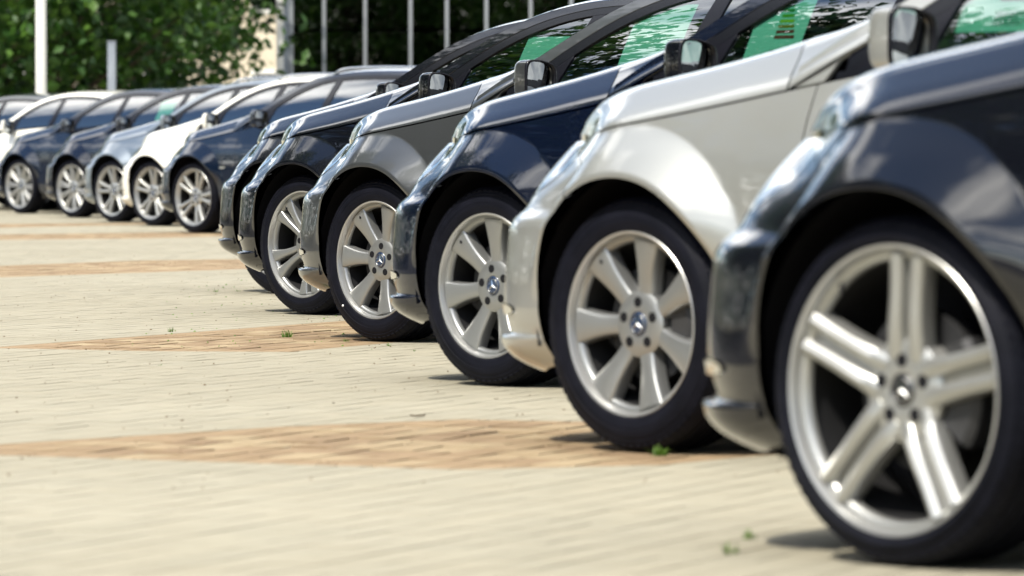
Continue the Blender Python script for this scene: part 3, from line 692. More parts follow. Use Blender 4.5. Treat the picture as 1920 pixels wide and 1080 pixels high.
G_s, zr_s, R_s = greenhouse('saloon', [-.53, -.60, -.69, -.826, -1.12, -1.34, -1.55, -1.85, -2.2, -2.5, -2.8, -3.1, -3.45],
    [.975, 1.012, 1.060, 1.128, 1.290, 1.375, 1.418, 1.442, 1.440, 1.420, 1.362, 1.262, 1.088], -1.43, -2.66, -3.38, ([-.5, -.9, -1.42, -2.0, -2.65, -3.4, -4.0], [.03, .035, .045, .045, .045, .03, .0]))
G_w, zr_w, R_w = greenhouse('wagon', [-.53, -.60, -.69, -.826, -1.12, -1.34, -1.55, -1.85, -2.2, -2.6, -3.0, -3.4, -3.6, -3.75, -3.9],
    [.975, 1.012, 1.060, 1.128, 1.290, 1.375, 1.420, 1.448, 1.455, 1.450, 1.435, 1.405, 1.36, 1.22, 1.07], -1.43, -3.55, -3.86, ([-.5, -.9, -1.42, -2.0, -2.65, -3.4, -4.0], [.03, .035, .045, .045, .045, .04, .02]))
b, _, _ = grid_mesh(lambda a, r: np.stack([-.545 - .09 * a + .165 * (1 - r ** 2), .80 * r, .895 + .075 * (1 - r ** 4) + .02 * a], -1), np.linspace(0, 1, 5), np.linspace(0, 1, 10)); b.join(b.mirrored()); MESH['cowl'] = b.mesh('cowl', 'matte_black')

# door handle, mirror, interior
b = MB(); 
for hu in (-1.50,):
    c = S(Tu(hu), .855); b.tube([(hu + .10, c[1] - .006, .855), (hu + .08, c[1] + .022, .857), (hu - .06, c[1] + .026, .862), (hu - .10, c[1] - .006, .864)], [.008, .011, .011, .008], 10)
both('door_handle', b, 'chrome')
b = MB(); c = S(Tu(-2.55), .885); b.tube([(-2.45, c[1] - .006, .885), (-2.47, c[1] + .022, .887), (-2.61, c[1] + .026, .892), (-2.65, c[1] - .006, .894)], [.008, .011, .011, .008], 10); both('rear_handle', b, 'chrome')
MU, MWc, MZ = -1.070, .962, 1.040; MSX, MSZ = .070, .079                    # rear face centre of the door mirror
def sq(a, p=5.0):
    c, s_ = math.cos(a), math.sin(a); return (math.copysign(abs(c) ** (2 / p), c), math.copysign(abs(s_) ** (2 / p), s_))
def mirror_shell(a, q):
    cx, cz = sq(2 * PI * a); k = q; sc = math.sqrt(max(0, 1 - (k * .985) ** 4.5)); u = MU + .120 * k
    taper = 1 - .16 * (cx < 0) * abs(cx)
    return (u + .010 * cx * (1 - k), MWc + MSX * cx * sc - .012 * k, MZ + .004 * cx + MSZ * cz * (.35 + .65 * sc) * taper)
b = MB(); b.grid(mirror_shell, 40, 12, close_u=True); both('door_mirror', b, 'paint_black')
b = MB()
def rim_(a, q):
    cx, cz = sq(2 * PI * a); s_ = (1.0, 1.0, .93, .90)[int(round(q * 3))]; d = (0.002, -.010, -.010, .012)[int(round(q * 3))]
    return (MU + d + .010 * cx, MWc + MSX * cx * s_, MZ + .004 * cx + MSZ * cz * s_ * (1 - .16 * (cx < 0) * abs(cx)))
b.grid(rim_, 40, 4, close_u=True); both('mirror_rim', b, 'black_trim')
b = MB()
def mg(a, q):
    cx, cz = sq(2 * PI * a); s_ = .905 * q; return (MU + .010 - .10 * MSX * cx * q - .10 * MSZ * cz * q + .003 * (1 - q * q), MWc + MSX * cx * s_, MZ + .004 * cx * q + MSZ * cz * s_ * (1 - .16 * (cx < 0) * abs(cx)))
b.grid(mg, 40, 6, close_u=True); both('mirror_face', b, 'mirror_glass')
b = MB(); b.tube([(-.96, .80, .99), (-.98, .87, .972), (-1.015, .93, .968), (-1.03, .985, .974)], [.030, .026, .022, .012], 10); both('mirror_foot', b, 'black_trim')
b = MB()
b.grid(lambda a, q: (MU + .055 + .045 * math.sqrt(1 - (.9 * (a - .15)) ** 2) , MWc + .008 + .058 * a, MZ + .002 + .012 * (q - .5)), 12, 3); both('mirror_indicator', b, 'lens_glass')
b = MB()
b.box(-1.25, -.50, -.74, .74, .62, .90, .06); b.grid(lambda a, q: (-.62 - .42 * a, -.74 + 1.48 * q, .90 + .085 * math.sin(PI * min(1, a * 1.15)) + .01), 10, 12)
b.box(-2.5, -.9, -.10, .10, .30, .62, .04)
b.box(-3.2, -.6, -.80, .80, .24, .30)
for sg in (1, -1): b.box(-3.1, -.65, sg * .80 - .03, sg * .80 + .03, .30, .93)
MESH['dashboard'] = b.mesh('dashboard', 'interior', smooth=False)
b = MB(); pts = [(-1.16 + .06 * math.sin(a) * 1.0, .37 + .185 * math.cos(a), .88 + .17 * math.sin(a)) for a in np.linspace(0, 2 * PI, 33)]; b.tube(pts, .016, 8); b.tube([(-1.05, .37, .84), (-1.14, .37, .88)], [.03, .05], 10); b.tube([(-1.15, .20, .88), (-1.15, .54, .88)], .014, 8)
MESH['steering_wheel'] = b.mesh('steering_wheel', 'interior')
b = MB()
def cushion(x, y, z, sx, sy, sz, tilt):
    ct, st = math.cos(tilt), math.sin(tilt)
    def fn(a, q):
        th = 2 * PI * a; ph = -PI / 2 + PI * q; e = .45
        def pw(v): return math.copysign(abs(v) ** e, v)
        px, py, pz = sx * pw(math.cos(ph)) * pw(math.cos(th)), sy * pw(math.cos(ph)) * pw(math.sin(th)), sz * pw(math.sin(ph))
        return (x + px * ct - pz * st, y + py, z + px * st + pz * ct)
    b.grid(fn, 20, 11, close_u=True)
cushion(0, 0, 0.47, .27, .25, .08, -.1); cushion(-.32, 0, .80, .075, .24, .34, .32); cushion(-.46, 0, 1.20, .045, .13, .085, .2); b.tube([(-.44, .06, 1.08), (-.45, .06, 1.16)], .008, 6); b.tube([(-.44, -.06, 1.08), (-.45, -.06, 1.16)], .008, 6)
MESH['seat'] = b.mesh('seat', 'seat_leather')
b = MB(); cushion(0, 0, .47, .26, .62, .09, -.1); cushion(-.30, 0, .82, .08, .62, .34, .38); cushion(-.46, .38, 1.19, .04, .12, .07, .2); cushion(-.46, -.38, 1.19, .04, .12, .07, .2)
MESH['rear_bench'] = b.mesh('rear_bench', 'seat_leather')
b = MB(); b.tube([(-.52, .10, .995), (-.56, .45, 1.0), (-.62, .70, 1.005)], .008, 6); b.tube([(-.52, -.35, .997), (-.54, .0, 1.01), (-.58, .30, 1.012)], .008, 6); MESH['wiper'] = b.mesh('wiper', 'matte_black')

# ------------------------------------------------------------------ wheels (axis = Y, outer side = +Y)
TYR = .328
def tyre_mesh(rl):
    prof = [(rl - .012, -.10), (rl + .004, -.108), (rl + .03, -.113), (.285, -.112), (.312, -.102), (.322, -.088)]
    for y in (-.062, -.022, .022, .062):
        prof += [(TYR - .001, y - .009), (TYR - .008, y - .005), (TYR - .008, y + .005), (TYR - .001, y + .009)]
    prof += [(.323, .088), (.317, .097), (.309, .104), (.300, .108), (.298, .1072), (.290, .1125), (.283, .1135)]
    k = (.283 - rl - .02); prof += [(.283 - k * .35, .1150), (.283 - k * .38, .1140), (.283 - k * .7, .1148), (rl + .02, .1135), (rl + .014, .1115), (rl + .006, .1115), (rl + .001, .108), (rl - .004, .100)]
    mb = MB(); mb.lathe_y(prof, 96)
    # tread blocks on the shoulders
    for i in range(72):
        a = 2 * PI * i / 72; c, s_ = math.cos(a), math.sin(a); d = .009
        for y0, y1, r0, r1 in ((.084, .1045, .3245, .3115), (-.1045, -.084, .3115, .3245)):
            q = []
            for (r, y) in ((r0 + .0015, y0), (r1 + .0015, y1)):
                for da in (-d / r, d / r): q.append((r * math.cos(a + da), y, r * math.sin(a + da)))
            q += [(p[0] * .98, p[1] * .985, p[2] * .98) for p in q]
            mb.add(q, [(0, 1, 3, 2), (0, 4, 5, 1), (2, 3, 7, 6), (0, 2, 6, 4), (1, 5, 7, 3)])
    return mb.mesh('tyre', 'rubber', angle=38)
def barrel(mb, rl, mi=1):
    mb.lathe_y([(rl + .002, .100), (rl + .003, .106), (rl - .001, .1095), (rl - .006, .108), (rl - .0085, .102), (rl - .012, .090), (rl - .020, .062)], 96, mi)
    mb.lathe_y([(rl - .0202, .0618), (rl - .030, .0), (rl - .034, -.08), (rl - .012, -.10), (rl + .002, -.104)], 96, 2)  # deep barrel coloured near black, standing in for shade behind the spokes
    mb.lathe_y([(rl - .012, .0895), (rl - .020, .089), (rl - .026, .083), (rl - .028, .070)], 96, 0)
def spoke(mb, ang, rs, offs, hws, ys, th=.040, mi=0, bev=.006, crown=.002):
    """one spoke: stations along the radius, tangential offset, half width and face height at each"""
    rs_ = np.linspace(rs[0], rs[-1], 16); of = spline(rs, offs)(rs_) if len(rs) > 2 else np.interp(rs_, rs, offs); hw = spline(rs, hws)(rs_); yy = spline(rs, ys)(rs_)
    ca, sa = math.cos(ang), math.sin(ang); v = []; K = 9
    for r, o, h, y in zip(rs_, of, hw, yy):
        bb = min(bev, h * .45)
        for (q, dy) in ((-h - .003, -th), (-h - .001, -bb * 1.2), (-h + bb * .3, -bb * .3), (-h + bb, 0), (0, crown), (h - bb, 0), (h - bb * .3, -bb * .3), (h + .001, -bb * 1.2), (h + .003, -th)):
            tq = o + q; v.append((r * ca - tq * sa, y + dy, r * sa + tq * ca))
    f = []
    for i in range(len(rs_) - 1):
        for j in range(K - 1): a = i * K + j; f.append((a, a + 1, a + K + 1, a + K))
    f.append(tuple(range(K))); f.append(tuple(reversed(range((len(rs_) - 1) * K, len(rs_) * K))))
    mb.add(v, f, mi=mi)
def hub(mb, y, r, lug=.056, mi=0):
    """hub disc with five recessed bolt holes (a ring plate cut as a fan of quads)"""
    mb.lathe_y([(.030, y - .004), (.033, y + .003), (.037, y + .004), (r * .86, y + .002), (r, y - .005), (r + .001, y - .045)], 60, mi)
def star(mb, R_, y):
    """three-pointed star in a ring"""
    for k in range(3):
        a = PI / 2 + 2 * PI * k / 3; tip = (R_ * math.cos(a), y, R_ * math.sin(a)); w_ = R_ * .17
        l = (w_ * math.cos(a + PI / 3), y, w_ * math.sin(a + PI / 3)); r = (w_ * math.cos(a - PI / 3), y, w_ * math.sin(a - PI / 3))
        mb.add([tip, l, (0, y + .003, 0), r], [(0, 2, 1), (0, 3, 2)])
    mb.lathe_y([(R_ * .96, y - .001), (R_ * .98, y + .0015), (R_ * 1.04, y + .0015), (R_ * 1.06, y - .001)], 40)
def wheel_meshes(kind):
    rl = dict(seven=.238, split=.250, twin=.272, multi=.262, fork=.260)[kind]
    d = {'tyre': tyre_mesh(rl)}
    mb = MB(); barrel(mb, rl, 1); yh = .072
    if kind == 'seven':
        for k in range(7):
            spoke(mb, PI / 2 + .18 + 2 * PI * k / 7, [.055, .10, .16, rl - .020], [0, 0, 0, 0], [.0255, .0245, .0315, .0455], [.070, .075, .085, .0925])
    elif kind == 'split':
        for k in range(5):
            for sg in (-1, 1):
                spoke(mb, PI / 2 + .5 + 2 * PI * k / 5, [.055, .10, .17, rl - .020], [sg * .016, sg * .019, sg * .032, sg * .047], [.013, .0145, .0185, .030], [.070, .077, .087, .0925])
    elif kind == 'twin':
        for k in range(5):
            for sg in (-1, 1):
                spoke(mb, PI / 2 + .10 + 2 * PI * k / 5, [.055, .10, .18, rl - .018], [sg * .0275, sg * .0265, sg * .0255, sg * .0275], [.0205, .0175, .0150, .0150], [.078, .088, .094, .0985], bev=.008, crown=.004)
            spoke(mb, PI / 2 + .10 + 2 * PI * k / 5, [.05, .12, rl - .02], [0, 0, 0], [.02, .018, .018], [.062, .068, .074], th=.02)
    elif kind == 'fork':
        for k in range(5):
            for sg in (-1, 1):
                spoke(mb, PI / 2 + .35 + 2 * PI * k / 5, [.055, .11, .18, rl - .018], [sg * .017, sg * .022, sg * .034, sg * .048], [.0155, .015, .016, .021], [.070, .080, .089, .0945])
    else:
        for k in range(10):
            for sg in (-1, 1):
                spoke(mb, PI / 2 + 2 * PI * k / 10, [.055, .12, rl - .018], [sg * .006, sg * .012, sg * .019], [.008, .0085, .0095], [.070, .082, .094])
    hub(mb, yh + .004, .086 if kind != 'twin' else .098)
    d['rim'] = mb.mesh('rim', 'alloy' if kind in ('seven', 'split') else 'alloy_bright', 'alloy_barrel', 'brake_steel_barrel_shade', angle=42)
    mb = MB(); mb.lathe_y([(.0, .082), (.020, .0822), (.029, .0805), (.0325, .077), (.033, .070)], 40); d['hub_cap'] = mb.mesh('hub_cap', 'cap_black' if kind == 'twin' else 'cap_blue')
    mb = MB(); star(mb, .0235, .0828); d['star'] = mb.mesh('star_emblem', 'chrome', smooth=False)
    mb = MB(); mb.tube([((rl - .014) * math.cos(.9), .080, (rl - .014) * math.sin(.9)), ((rl - .040) * math.cos(.9), .094, (rl - .040) * math.sin(.9))], [.0055, .004], 8); d['valve'] = mb.mesh('valve_stem', 'black_trim')
    mb = MB(); a0 = .0; mb.lathe_y([(.0, .0), (.0095, .0), (.0105, .004)], 6, 0)
    mb.lathe_y([(.0105, .004), (.0118, .0062), (.0132, .0062), (.0138, .003)], 18, 0); mb.lathe_y([(0, .0058), (.0122, .0060)], 18, 0); d['lug'] = mb.mesh('lug_bolt', 'matte_black', smooth=False)
    mb = MB(); mb.lathe_y([(.07, .02), (.075, .045), (.082, .047), (.085, .03), (.150, .030), (.152, .026), (.152, .0), (.150, -.004), (.07, -.004)], 64); d['disc'] = mb.mesh('brake_disc', 'brake_steel_barrel_shade', angle=30)
    mb = MB()
    def cal(a, q):
        an = math.radians(-35 + 70 * a); sec = [(.105, .06), (.165, .062), (.178, .05), (.178, -.03), (.16, -.05), (.105, -.045), (.105, .06)]; r, y = sec[int(round(q * 6))]; return (-r * math.cos(an), y, r * math.sin(an))
    mb.grid(cal, 12, 7); d['caliper'] = mb.mesh('brake_caliper', 'brake_caliper', angle=35)
    mb = MB(); mb.lathe_y([(.0, -.02), (.07, -.02), (.07, .02), (.0, .02)], 24); mb.lathe_y([(.0, -.09), (rl - .04, -.09), (rl - .03, -.08)], 40); d['shield'] = mb.mesh('dust_shield', 'matte_black')
    return d
WHEELS = {k: wheel_meshes(k) for k in ('seven', 'split', 'twin', 'multi', 'fork')}

# ------------------------------------------------------------------ one car = an Empty with its parts
HEAD = math.radians(131.7)
PAINTED = {'front_bumper', 'fender', 'front_door', 'rear_door', 'rear_quarter', 'rear_bumper', 'boot_lid', 'bonnet', 'saloon_pillar', 'wagon_pillar', 'saloon_rear_pillar', 'wagon_d_pillar', 'saloon_roof', 'wagon_roof', 'saloon_boot_deck', 'door_mirror', 'scuttle_panel'}
CARS = []
def car(x, d, paint_name, body, wheel, label, group, spin=0.0, mirror_paint=None, grp='cars parked side by side in the row'):
    hx, hy = math.cos(HEAD), math.sin(HEAD); nx, ny = -hy, hx
    o = bpy.data.objects.new('parked_car', None); COL.objects.link(o); o.empty_display_size = .3
    o.location = (x - nx * .867, d - ny * .867, 0); o.rotation_euler = (0, 0, HEAD)
    tag(o, label, 'car', grp)
    def part(key, name, parent=o, loc=(0, 0, 0)):
        p = link(name, MESH[key], parent, loc)
        base = key[:-2] if key[-2:] in ('_L', '_R') else key
        if base in PAINTED:
            p.material_slots[0].link = 'OBJECT'; p.material_slots[0].material = M[mirror_paint if (mirror_paint and base == 'door_mirror') else paint_name]
        return p
    part('body_shell', 'body_shell'); part('underbody', 'underbody')
    fb = part('front_bumper', 'front_bumper')
    gr = part('grille', 'grille')
    bn = part('bonnet', 'bonnet'); part('bonnet_frame', 'bonnet_frame', bn); part('cowl', 'cowl'); part('wiper', 'wiper')
    part('rear_bumper', 'rear_bumper'); part('boot_lid', 'boot_lid')
    part(body + '_windscreen', 'windscreen'); rf = part(body + '_roof', 'roof'); part(body + '_headliner', 'headliner', rf); part(body + '_rear_screen', 'rear_window')
    if body == 'saloon': part('saloon_boot_deck', 'boot_deck')
    ds = part('dashboard', 'dashboard'); part('steering_wheel', 'steering_wheel')
    for y in (.37, -.37): part('seat', 'seat', o, (-1.78, y, 0))
    part('rear_bench', 'rear_bench', o, (-2.70, 0, 0))
    for sd_ in ('_L', '_R'):
        part('air_intake' + sd_, 'air_intake', fb); part('running_light' + sd_, 'running_light', fb)
        hl = part('headlight' + sd_, 'headlight'); part('projector' + sd_, 'projector', hl); part('indicator' + sd_, 'indicator', hl)
        part('fender' + sd_, 'fender'); part('scuttle_panel' + sd_, 'scuttle_panel'); part('sill' + sd_, 'sill'); part('rear_quarter' + sd_, 'rear_quarter'); part('taillight' + sd_, 'taillight')
        fdp = part('front_door' + sd_, 'front_door'); rdp = part('rear_door' + sd_, 'rear_door')
        part('door_handle' + sd_, 'door_handle', fdp); part('rear_handle' + sd_, 'door_handle', rdp)
        part(body + '_front_window' + sd_, 'window', fdp); part(body + '_rear_window' + sd_, 'window', rdp)
        part(body + '_sail' + sd_, 'mirror_triangle', fdp); part(body + '_b_pillar' + sd_, 'centre_pillar', fdp)
        part(body + '_window_frame' + sd_, 'window_frame', fdp); part(body + '_belt_trim' + sd_, 'belt_trim', fdp)
        part(body + '_pillar' + sd_, 'windscreen_pillar'); part(body + '_rear_pillar' + sd_, 'rear_pillar')
        if body == 'wagon': part('wagon_quarter_window' + sd_, 'quarter_window'); part('wagon_d_pillar' + sd_, 'rear_pillar'); part('wagon_roof_rail' + sd_, 'roof_rail')
        mr = part('door_mirror' + sd_, 'door_mirror'); part('mirror_rim' + sd_, 'mirror_rim', mr); part('mirror_face' + sd_, 'mirror_glass', mr); part('mirror_foot' + sd_, 'mirror_foot', mr); part('mirror_indicator' + sd_, 'mirror_indicator', mr)
        sg = 1 if sd_ == '_L' else -1
        for cx in (0, -2.874):
            part('wheel_arch' + sd_, 'wheel_arch', o, (cx, 0, 0))
            wm = WHEELS[wheel]; sp = spin if sg > 0 and cx == 0 else random.uniform(0, 6.2)
            wh = link('wheel', wm['rim'], o, (cx, sg * .785, TYR + .0005), (0, sp, 0 if sg > 0 else PI))
            link('tyre', wm['tyre'], wh); link('hub_cap', wm['hub_cap'], wh); link('star_emblem', wm['star'], wh); link('dust_shield', wm['shield'], wh)
            link('brake_disc', wm['disc'], wh); link('valve_stem', wm['valve'], wh)
            cp = link('brake_caliper', wm['caliper'], wh); cp.rotation_euler = (0, -sp, 0)
            for k in range(5):
                a = .3 + 2 * PI * k / 5; link('lug_bolt', wm['lug'], wh, (.056 * math.cos(a), .0742, .056 * math.sin(a)))
    CARS.append(o)
    return o
def wheel_at(px, s): return ((px - 960) / s, FPX / s)       # measured wheel centre (pixels) and scale (pixels per metre)
A = car(*wheel_at(1690, 1008), 'paint_black', 'saloon', 'twin', 'glossy black car with five twin-spoke wheels, largest and nearest at the right edge', '', .0)
B = car(*wheel_at(1195, 732), 'paint_silver', 'saloon', 'seven', 'bright silver car with broad seven-spoke wheels and a silver door mirror', '', .0)
C_ = car(*wheel_at(923, 573), 'paint_navy', 'saloon', 'seven', 'navy blue car with seven-spoke wheels between the bright silver car and the grey car', '', .12, 'paint_black')
D = car(*wheel_at(712, 466), 'paint_grey', 'saloon', 'seven', 'mid grey car with seven-spoke wheels and a white dot on its front tyre', '', -.10)
E = car(*wheel_at(574, 401), 'paint_black', 'saloon', 'split', 'black car with split-spoke wheels directly behind the mid grey car', '', .0)
F = car(*wheel_at(522, 351), 'paint_black', 'saloon', 'seven', 'black car almost hidden behind the black car with split-spoke wheels', '', .2)
K = car(*wheel_at(366, 205), 'paint_blue', 'wagon', 'fork', 'dark blue estate car with roof rails, nearest of the far group', '', .0)
J = car(*wheel_at(286, 188), 'paint_white', 'wagon', 'fork', 'cream white estate car between the dark blue and the pale silver-blue cars', '', .3)
I = car(*wheel_at(213, 179), 'paint_pale_blue', 'wagon', 'fork', 'pale silver-blue estate car just left of the cream white estate', '', .5)
H = car(*wheel_at(137, 168), 'paint_navy', 'saloon', 'multi', 'dark navy saloon with many-spoked wheels and a white sheet behind its side window', '', .1)
Gc = car(*wheel_at(39, 158), 'paint_blue', 'saloon', 'multi', 'dark blue saloon with many-spoked wheels at the left edge of the photo', '', .25)
L = car(*wheel_at(-68, 150), 'paint_white', 'saloon', 'multi', 'white saloon cut by the left edge, behind the leftmost dark blue saloon', '', .25)
Mc = car(*wheel_at(-168, 143), 'paint_grey', 'saloon', 'multi', 'grey saloon at the far left, only its roof and window showing', '', .25)
# white balance dot on the grey car's front tyre
b = MB(); b.lathe_y([(0, .0010), (.0045, .0010), (.005, -.001)], 14)
for w_ in D.children:
    if w_.name.startswith('wheel') and 'arch' not in w_.name and w_.location.x > -.1 and w_.location.y > 0:
        a = math.radians(229) - w_.rotation_euler[1] * -1
        link('white_dot', b.mesh('white_dot', 'white_dot'), w_, (.268 * math.cos(math.radians(-50)), .115, .268 * math.sin(math.radians(-50))))
# small badge on the dark blue estate's fender
b = MB(); p0 = S(Tu(-.42), .60); b.box(-.475, -.365, p0[1] + .0005, p0[1] + .003, .592, .606); link('fender_badge', b.mesh('fender_badge', 'chrome', smooth=False), K)

# price / energy sheets hanging inside the side windows (things of their own)
def sheet(carobj, u0, u1, z0, z1, label, bars=True):
    mb = MB(); n = 6
    def P(a, c): p = G_s(np.array(u0 + (u1 - u0) * a), np.array(z0 + (z1 - z0) * c), .024); return p
    mb.grid(lambda a, c: tuple(P(a, c)), n, n); mb.grid(lambda a, c: tuple(P(1 - a, c) - np.array([0, .0006, 0])), n, n)
    R0 = Matrix.Translation(carobj.location) @ Matrix.Rotation(HEAD, 4, 'Z')
    e = bpy.data.objects.new('window_sheet', None); COL.objects.link(e); e.matrix_world = R0 @ Matrix.Translation(Vector(P(.5, 0)))
    off = -Vector(P(.5, 0)); tag(e, label, 'paper sheet', 'sheets hung inside the car windows')
    link('paper', mb.mesh('paper', 'paper'), e, off)
    def strip(a0, a1, c0, c1, mname, name):
        q = MB(); q.grid(lambda a, c: tuple(P(a0 + (a1 - a0) * a, c0 + (c1 - c0) * c) + np.array([0, .0012, 0])), 4, 2); link(name, q.mesh(name, mname), e, off)
    if bars:
        # the car's front is at a = 0: read from the outside, lines start near a = 1 ... energy scale of stacked arrows
        for k, mn in enumerate(('bar_green', 'bar_green', 'bar_lime', 'bar_yellow', 'bar_orange', 'bar_red', 'bar_red')):
            c = .72 - .06 * k; strip(.46, .62 + .035 * k, c, c + .036, mn, 'colour_bar')
        for k in range(5): strip(.46, .90 - .07 * (k % 3), .22 - .035 * k, .230 - .035 * k, 'ink', 'text_line')
        strip(.18, .26, .78, .815, 'ink', 'text_line')
sheet(C_, -1.09, -1.33, 1.02, 1.30, 'white sheet with coloured bars inside the navy car\'s side window')
sheet(B, -1.04, -1.30, 1.06, 1.27, 'white sheet with coloured bars inside the bright silver car\'s side window')
sheet(D, -1.30, -1.62, 1.06, 1.33, 'large white sheet inside the mid grey car\'s side window', False)
sheet(E, -1.34, -1.62, 1.06, 1.28, 'white sheet inside the window of the black car with split-spoke wheels', False)
sheet(H, -1.36, -1.62, 1.04, 1.30, 'white sheet inside the dark navy saloon\'s front window', False)
sheet(K, -1.42, -1.62, 1.04, 1.10, 'low white sheet inside the dark blue estate\'s front window', False)

# ------------------------------------------------------------------ trees
def leaf_cloud(name, pts, nrm_bias, size, mname, seed, up=.35):
    """thousands of folded leaves: two quads' worth of triangles each, at given points"""
    rg = np.random.default_rng(seed); n = len(pts)
    nr = rg.normal(size=(n, 3)); nr[:, 2] = np.abs(nr[:, 2]) * .6 + up; nr += nrm_bias; nr /= np.linalg.norm(nr, axis=1)[:, None]
    ax = rg.normal(size=(n, 3)); ax -= nr * np.sum(ax * nr, 1)[:, None]; ax /= np.linalg.norm(ax, axis=1)[:, None]; bx = np.cross(nr, ax)
    sz = size * (.6 + .7 * rg.random(n))[:, None]
    P = np.stack([pts - ax * sz * .5, pts + bx * sz * .32 + nr * sz * .08, pts + ax * sz * .55 - nr * sz * .06, pts - bx * sz * .32 + nr * sz * .08], 1)
    F = (np.arange(n)[:, None, None] * 4 + np.array([[0, 2, 1], [0, 3, 2]])[None]).reshape(-1, 3)
    me = bpy.data.meshes.new(name); me.vertices.add(n * 4); me.vertices.foreach_set('co', P.reshape(-1)); me.loops.add(n * 6); me.loops.foreach_set('vertex_index', F.reshape(-1).astype(np.int32))
    me.polygons.add(n * 2); me.polygons.foreach_set('loop_start', np.arange(n * 2, dtype=np.int32) * 3)
    me.materials.append(M[mname]); me.update(calc_edges=True)
    at = me.attributes.new('tint', 'FLOAT', 'POINT'); at.data.foreach_set('value', np.repeat(rg.random(n), 4)); return me
def tree_meshes(seed, height, crown_r, low, nclump, per, size, mname, trunk_r=.16):
    rg = np.random.default_rng(seed); mb = MB(); clumps = []
    th = height * .62; pts = [(rg.normal() * .06 * i, rg.normal() * .06 * i, th * i / 6) for i in range(7)]
    mb.tube(pts, [trunk_r * (1.35 if i == 0 else 1 - .11 * i) for i in range(7)], 10)
    for k in range(nclump):
        h = low + (height - low) * rg.random() ** .9; q = (h - low) / (height - low); rad = crown_r * (math.sin(PI * min(1, .22 + .74 * q)) ** .6) * (.35 + .65 * rg.random() ** .5); a = rg.random() * 2 * PI
        c = np.array([rad * math.cos(a), rad * math.sin(a), h]); clumps.append(c)
        if k % 3 == 0:
            s = pts[min(6, max(1, int(6 * min(1, (h * .62) / th))))]; m_ = [(s[0] + (c[0] - s[0]) * t, s[1] + (c[1] - s[1]) * t, s[2] + (c[2] - s[2]) * (t ** .8)) for t in (0, .35, .7, 1)]
            mb.tube(m_, [.05, .035, .022, .01], 6)
    L_ = []
    for c in clumps:
        sc = crown_r * (.105 + .11 * rg.random()); g = rg.normal(size=(per, 3)) * np.array([sc, sc, sc * .62]); g[:, 2] -= .25 * np.hypot(g[:, 0], g[:, 1]); L_.append(c + g)
    P = np.concatenate(L_); P[:, 2] = np.maximum(P[:, 2], .35)
    return mb.mesh('trunk', 'bark'), leaf_cloud('crown', P, np.zeros(3), size, mname, seed)
TREES = [tree_meshes(21, 9.0, 3.4, 1.6, 130, 95, .21, 'leaf_green'), tree_meshes(22, 10.0, 3.8, 1.7, 140, 95, .21, 'leaf_green'), tree_meshes(23, 11.0, 4.0, 1.3, 140, 130, .23, 'leaf_dark'), tree_meshes(24, 16.5, 5.0, 2.6, 150, 130, .30, 'leaf_dark', .26), tree_meshes(25, 17.5, 5.2, 3.0, 150, 130, .30, 'leaf_green', .26)]
def hedge(x0, y0, x1, y1, h, n, label, seed):
    rg = np.random.default_rng(seed); t = rg.random(n); hp = np.stack([x0 + (x1 - x0) * t + rg.normal(0, .45, n), y0 + (y1 - y0) * t + rg.normal(0, .45, n), rg.uniform(.1, h, n)], 1)
    hp[:, 2] *= 1 + .12 * np.sin(t * 61) + .07 * np.sin(t * 143)
    hd = bpy.data.objects.new('hedge', None); COL.objects.link(hd); hd.location = (x0, y0, 0); tag(hd, label, 'hedge')
    link('foliage', leaf_cloud('foliage', hp - np.array([x0, y0, 0]), np.array([0, -.3, 0]), .2, 'leaf_dark', seed), hd, kind='stuff')
def tree(k, x, y, rz, sc, label, group):
    o = bpy.data.objects.new('leafy_tree', None); COL.objects.link(o); o.location = (x, y, 0); o.rotation_euler = (0, 0, rz); o.scale = (sc, sc, sc)
    tag(o, label, 'tree', group); link('trunk', TREES[k][0], o); link('crown', TREES[k][1], o); return o
g1 = 'trees behind the far cars'
tree(0, -9.6, 90, .3, 1.0, 'bright green tree behind the white post at the left edge', g1)
tree(1, -7.6, 92, 1.9, .9, 'green tree behind the short grey post, second from the left', g1)
tree(2, -8.35, 99, 2.2, .88, 'dark green tree just left of the glass building', g1)
tree(2, -11.8, 99, 4.0, 1.0, 'dark green tree at the far left behind the brighter trees', g1)
tree(2, -9.1, 105, 1.1, 1.0, 'dark tree in the back line between the two posts', g1)
tree(1, -14.0, 93, .8, 1.0, 'green tree left of the white post, beyond the left edge', g1)
g2 = 'tall trees left of the plaza, mirrored in the car windows'
where = ['nearest the camera', 'second from the camera', 'third from the camera', 'fourth from the camera', 'fifth, farthest along the row', 'in the back line, nearest the camera', 'in the back line, middle', 'in the back line, farthest']
for i, (x, y, k) in enumerate([(-17, 9, 3), (-18, 17, 4), (-17.5, 25, 3), (-18.5, 33, 4), (-18, 41, 3), (-25, 13, 4), (-26, 29, 3), (-25, 40, 4)]):
    tree(k, x, y, 1.3 * i, (.86, .88, .94, .97, .97, .9, .97, 1.0)[i], 'tall leafy tree left of the plaza, ' + where[i], g2)
g3 = 'trees behind the camera, mirrored in the glass building'
for i in range(7): tree((1, 0)[i % 2], -15 + 4.0 * i, -24 - 1.5 * (i % 2), 2.1 * i, 1.0, 'leafy tree opposite the glass building, ' + ['first', 'second', 'third', 'fourth', 'fifth', 'sixth', 'seventh'][i] + ' from the left', g3)
for i in range(6): tree(2, -16 + 5.0 * i, -30, 1.7 * i, 1.15, 'dark tree in the line behind those opposite the glass building, ' + ['first', 'second', 'third', 'fourth', 'fifth', 'sixth'][i] + ' from the left', g3)
hedge(-20, -33, 14, -33, 3.4, 12000, 'tall hedge closing the plaza behind the trees opposite the glass building', 83)
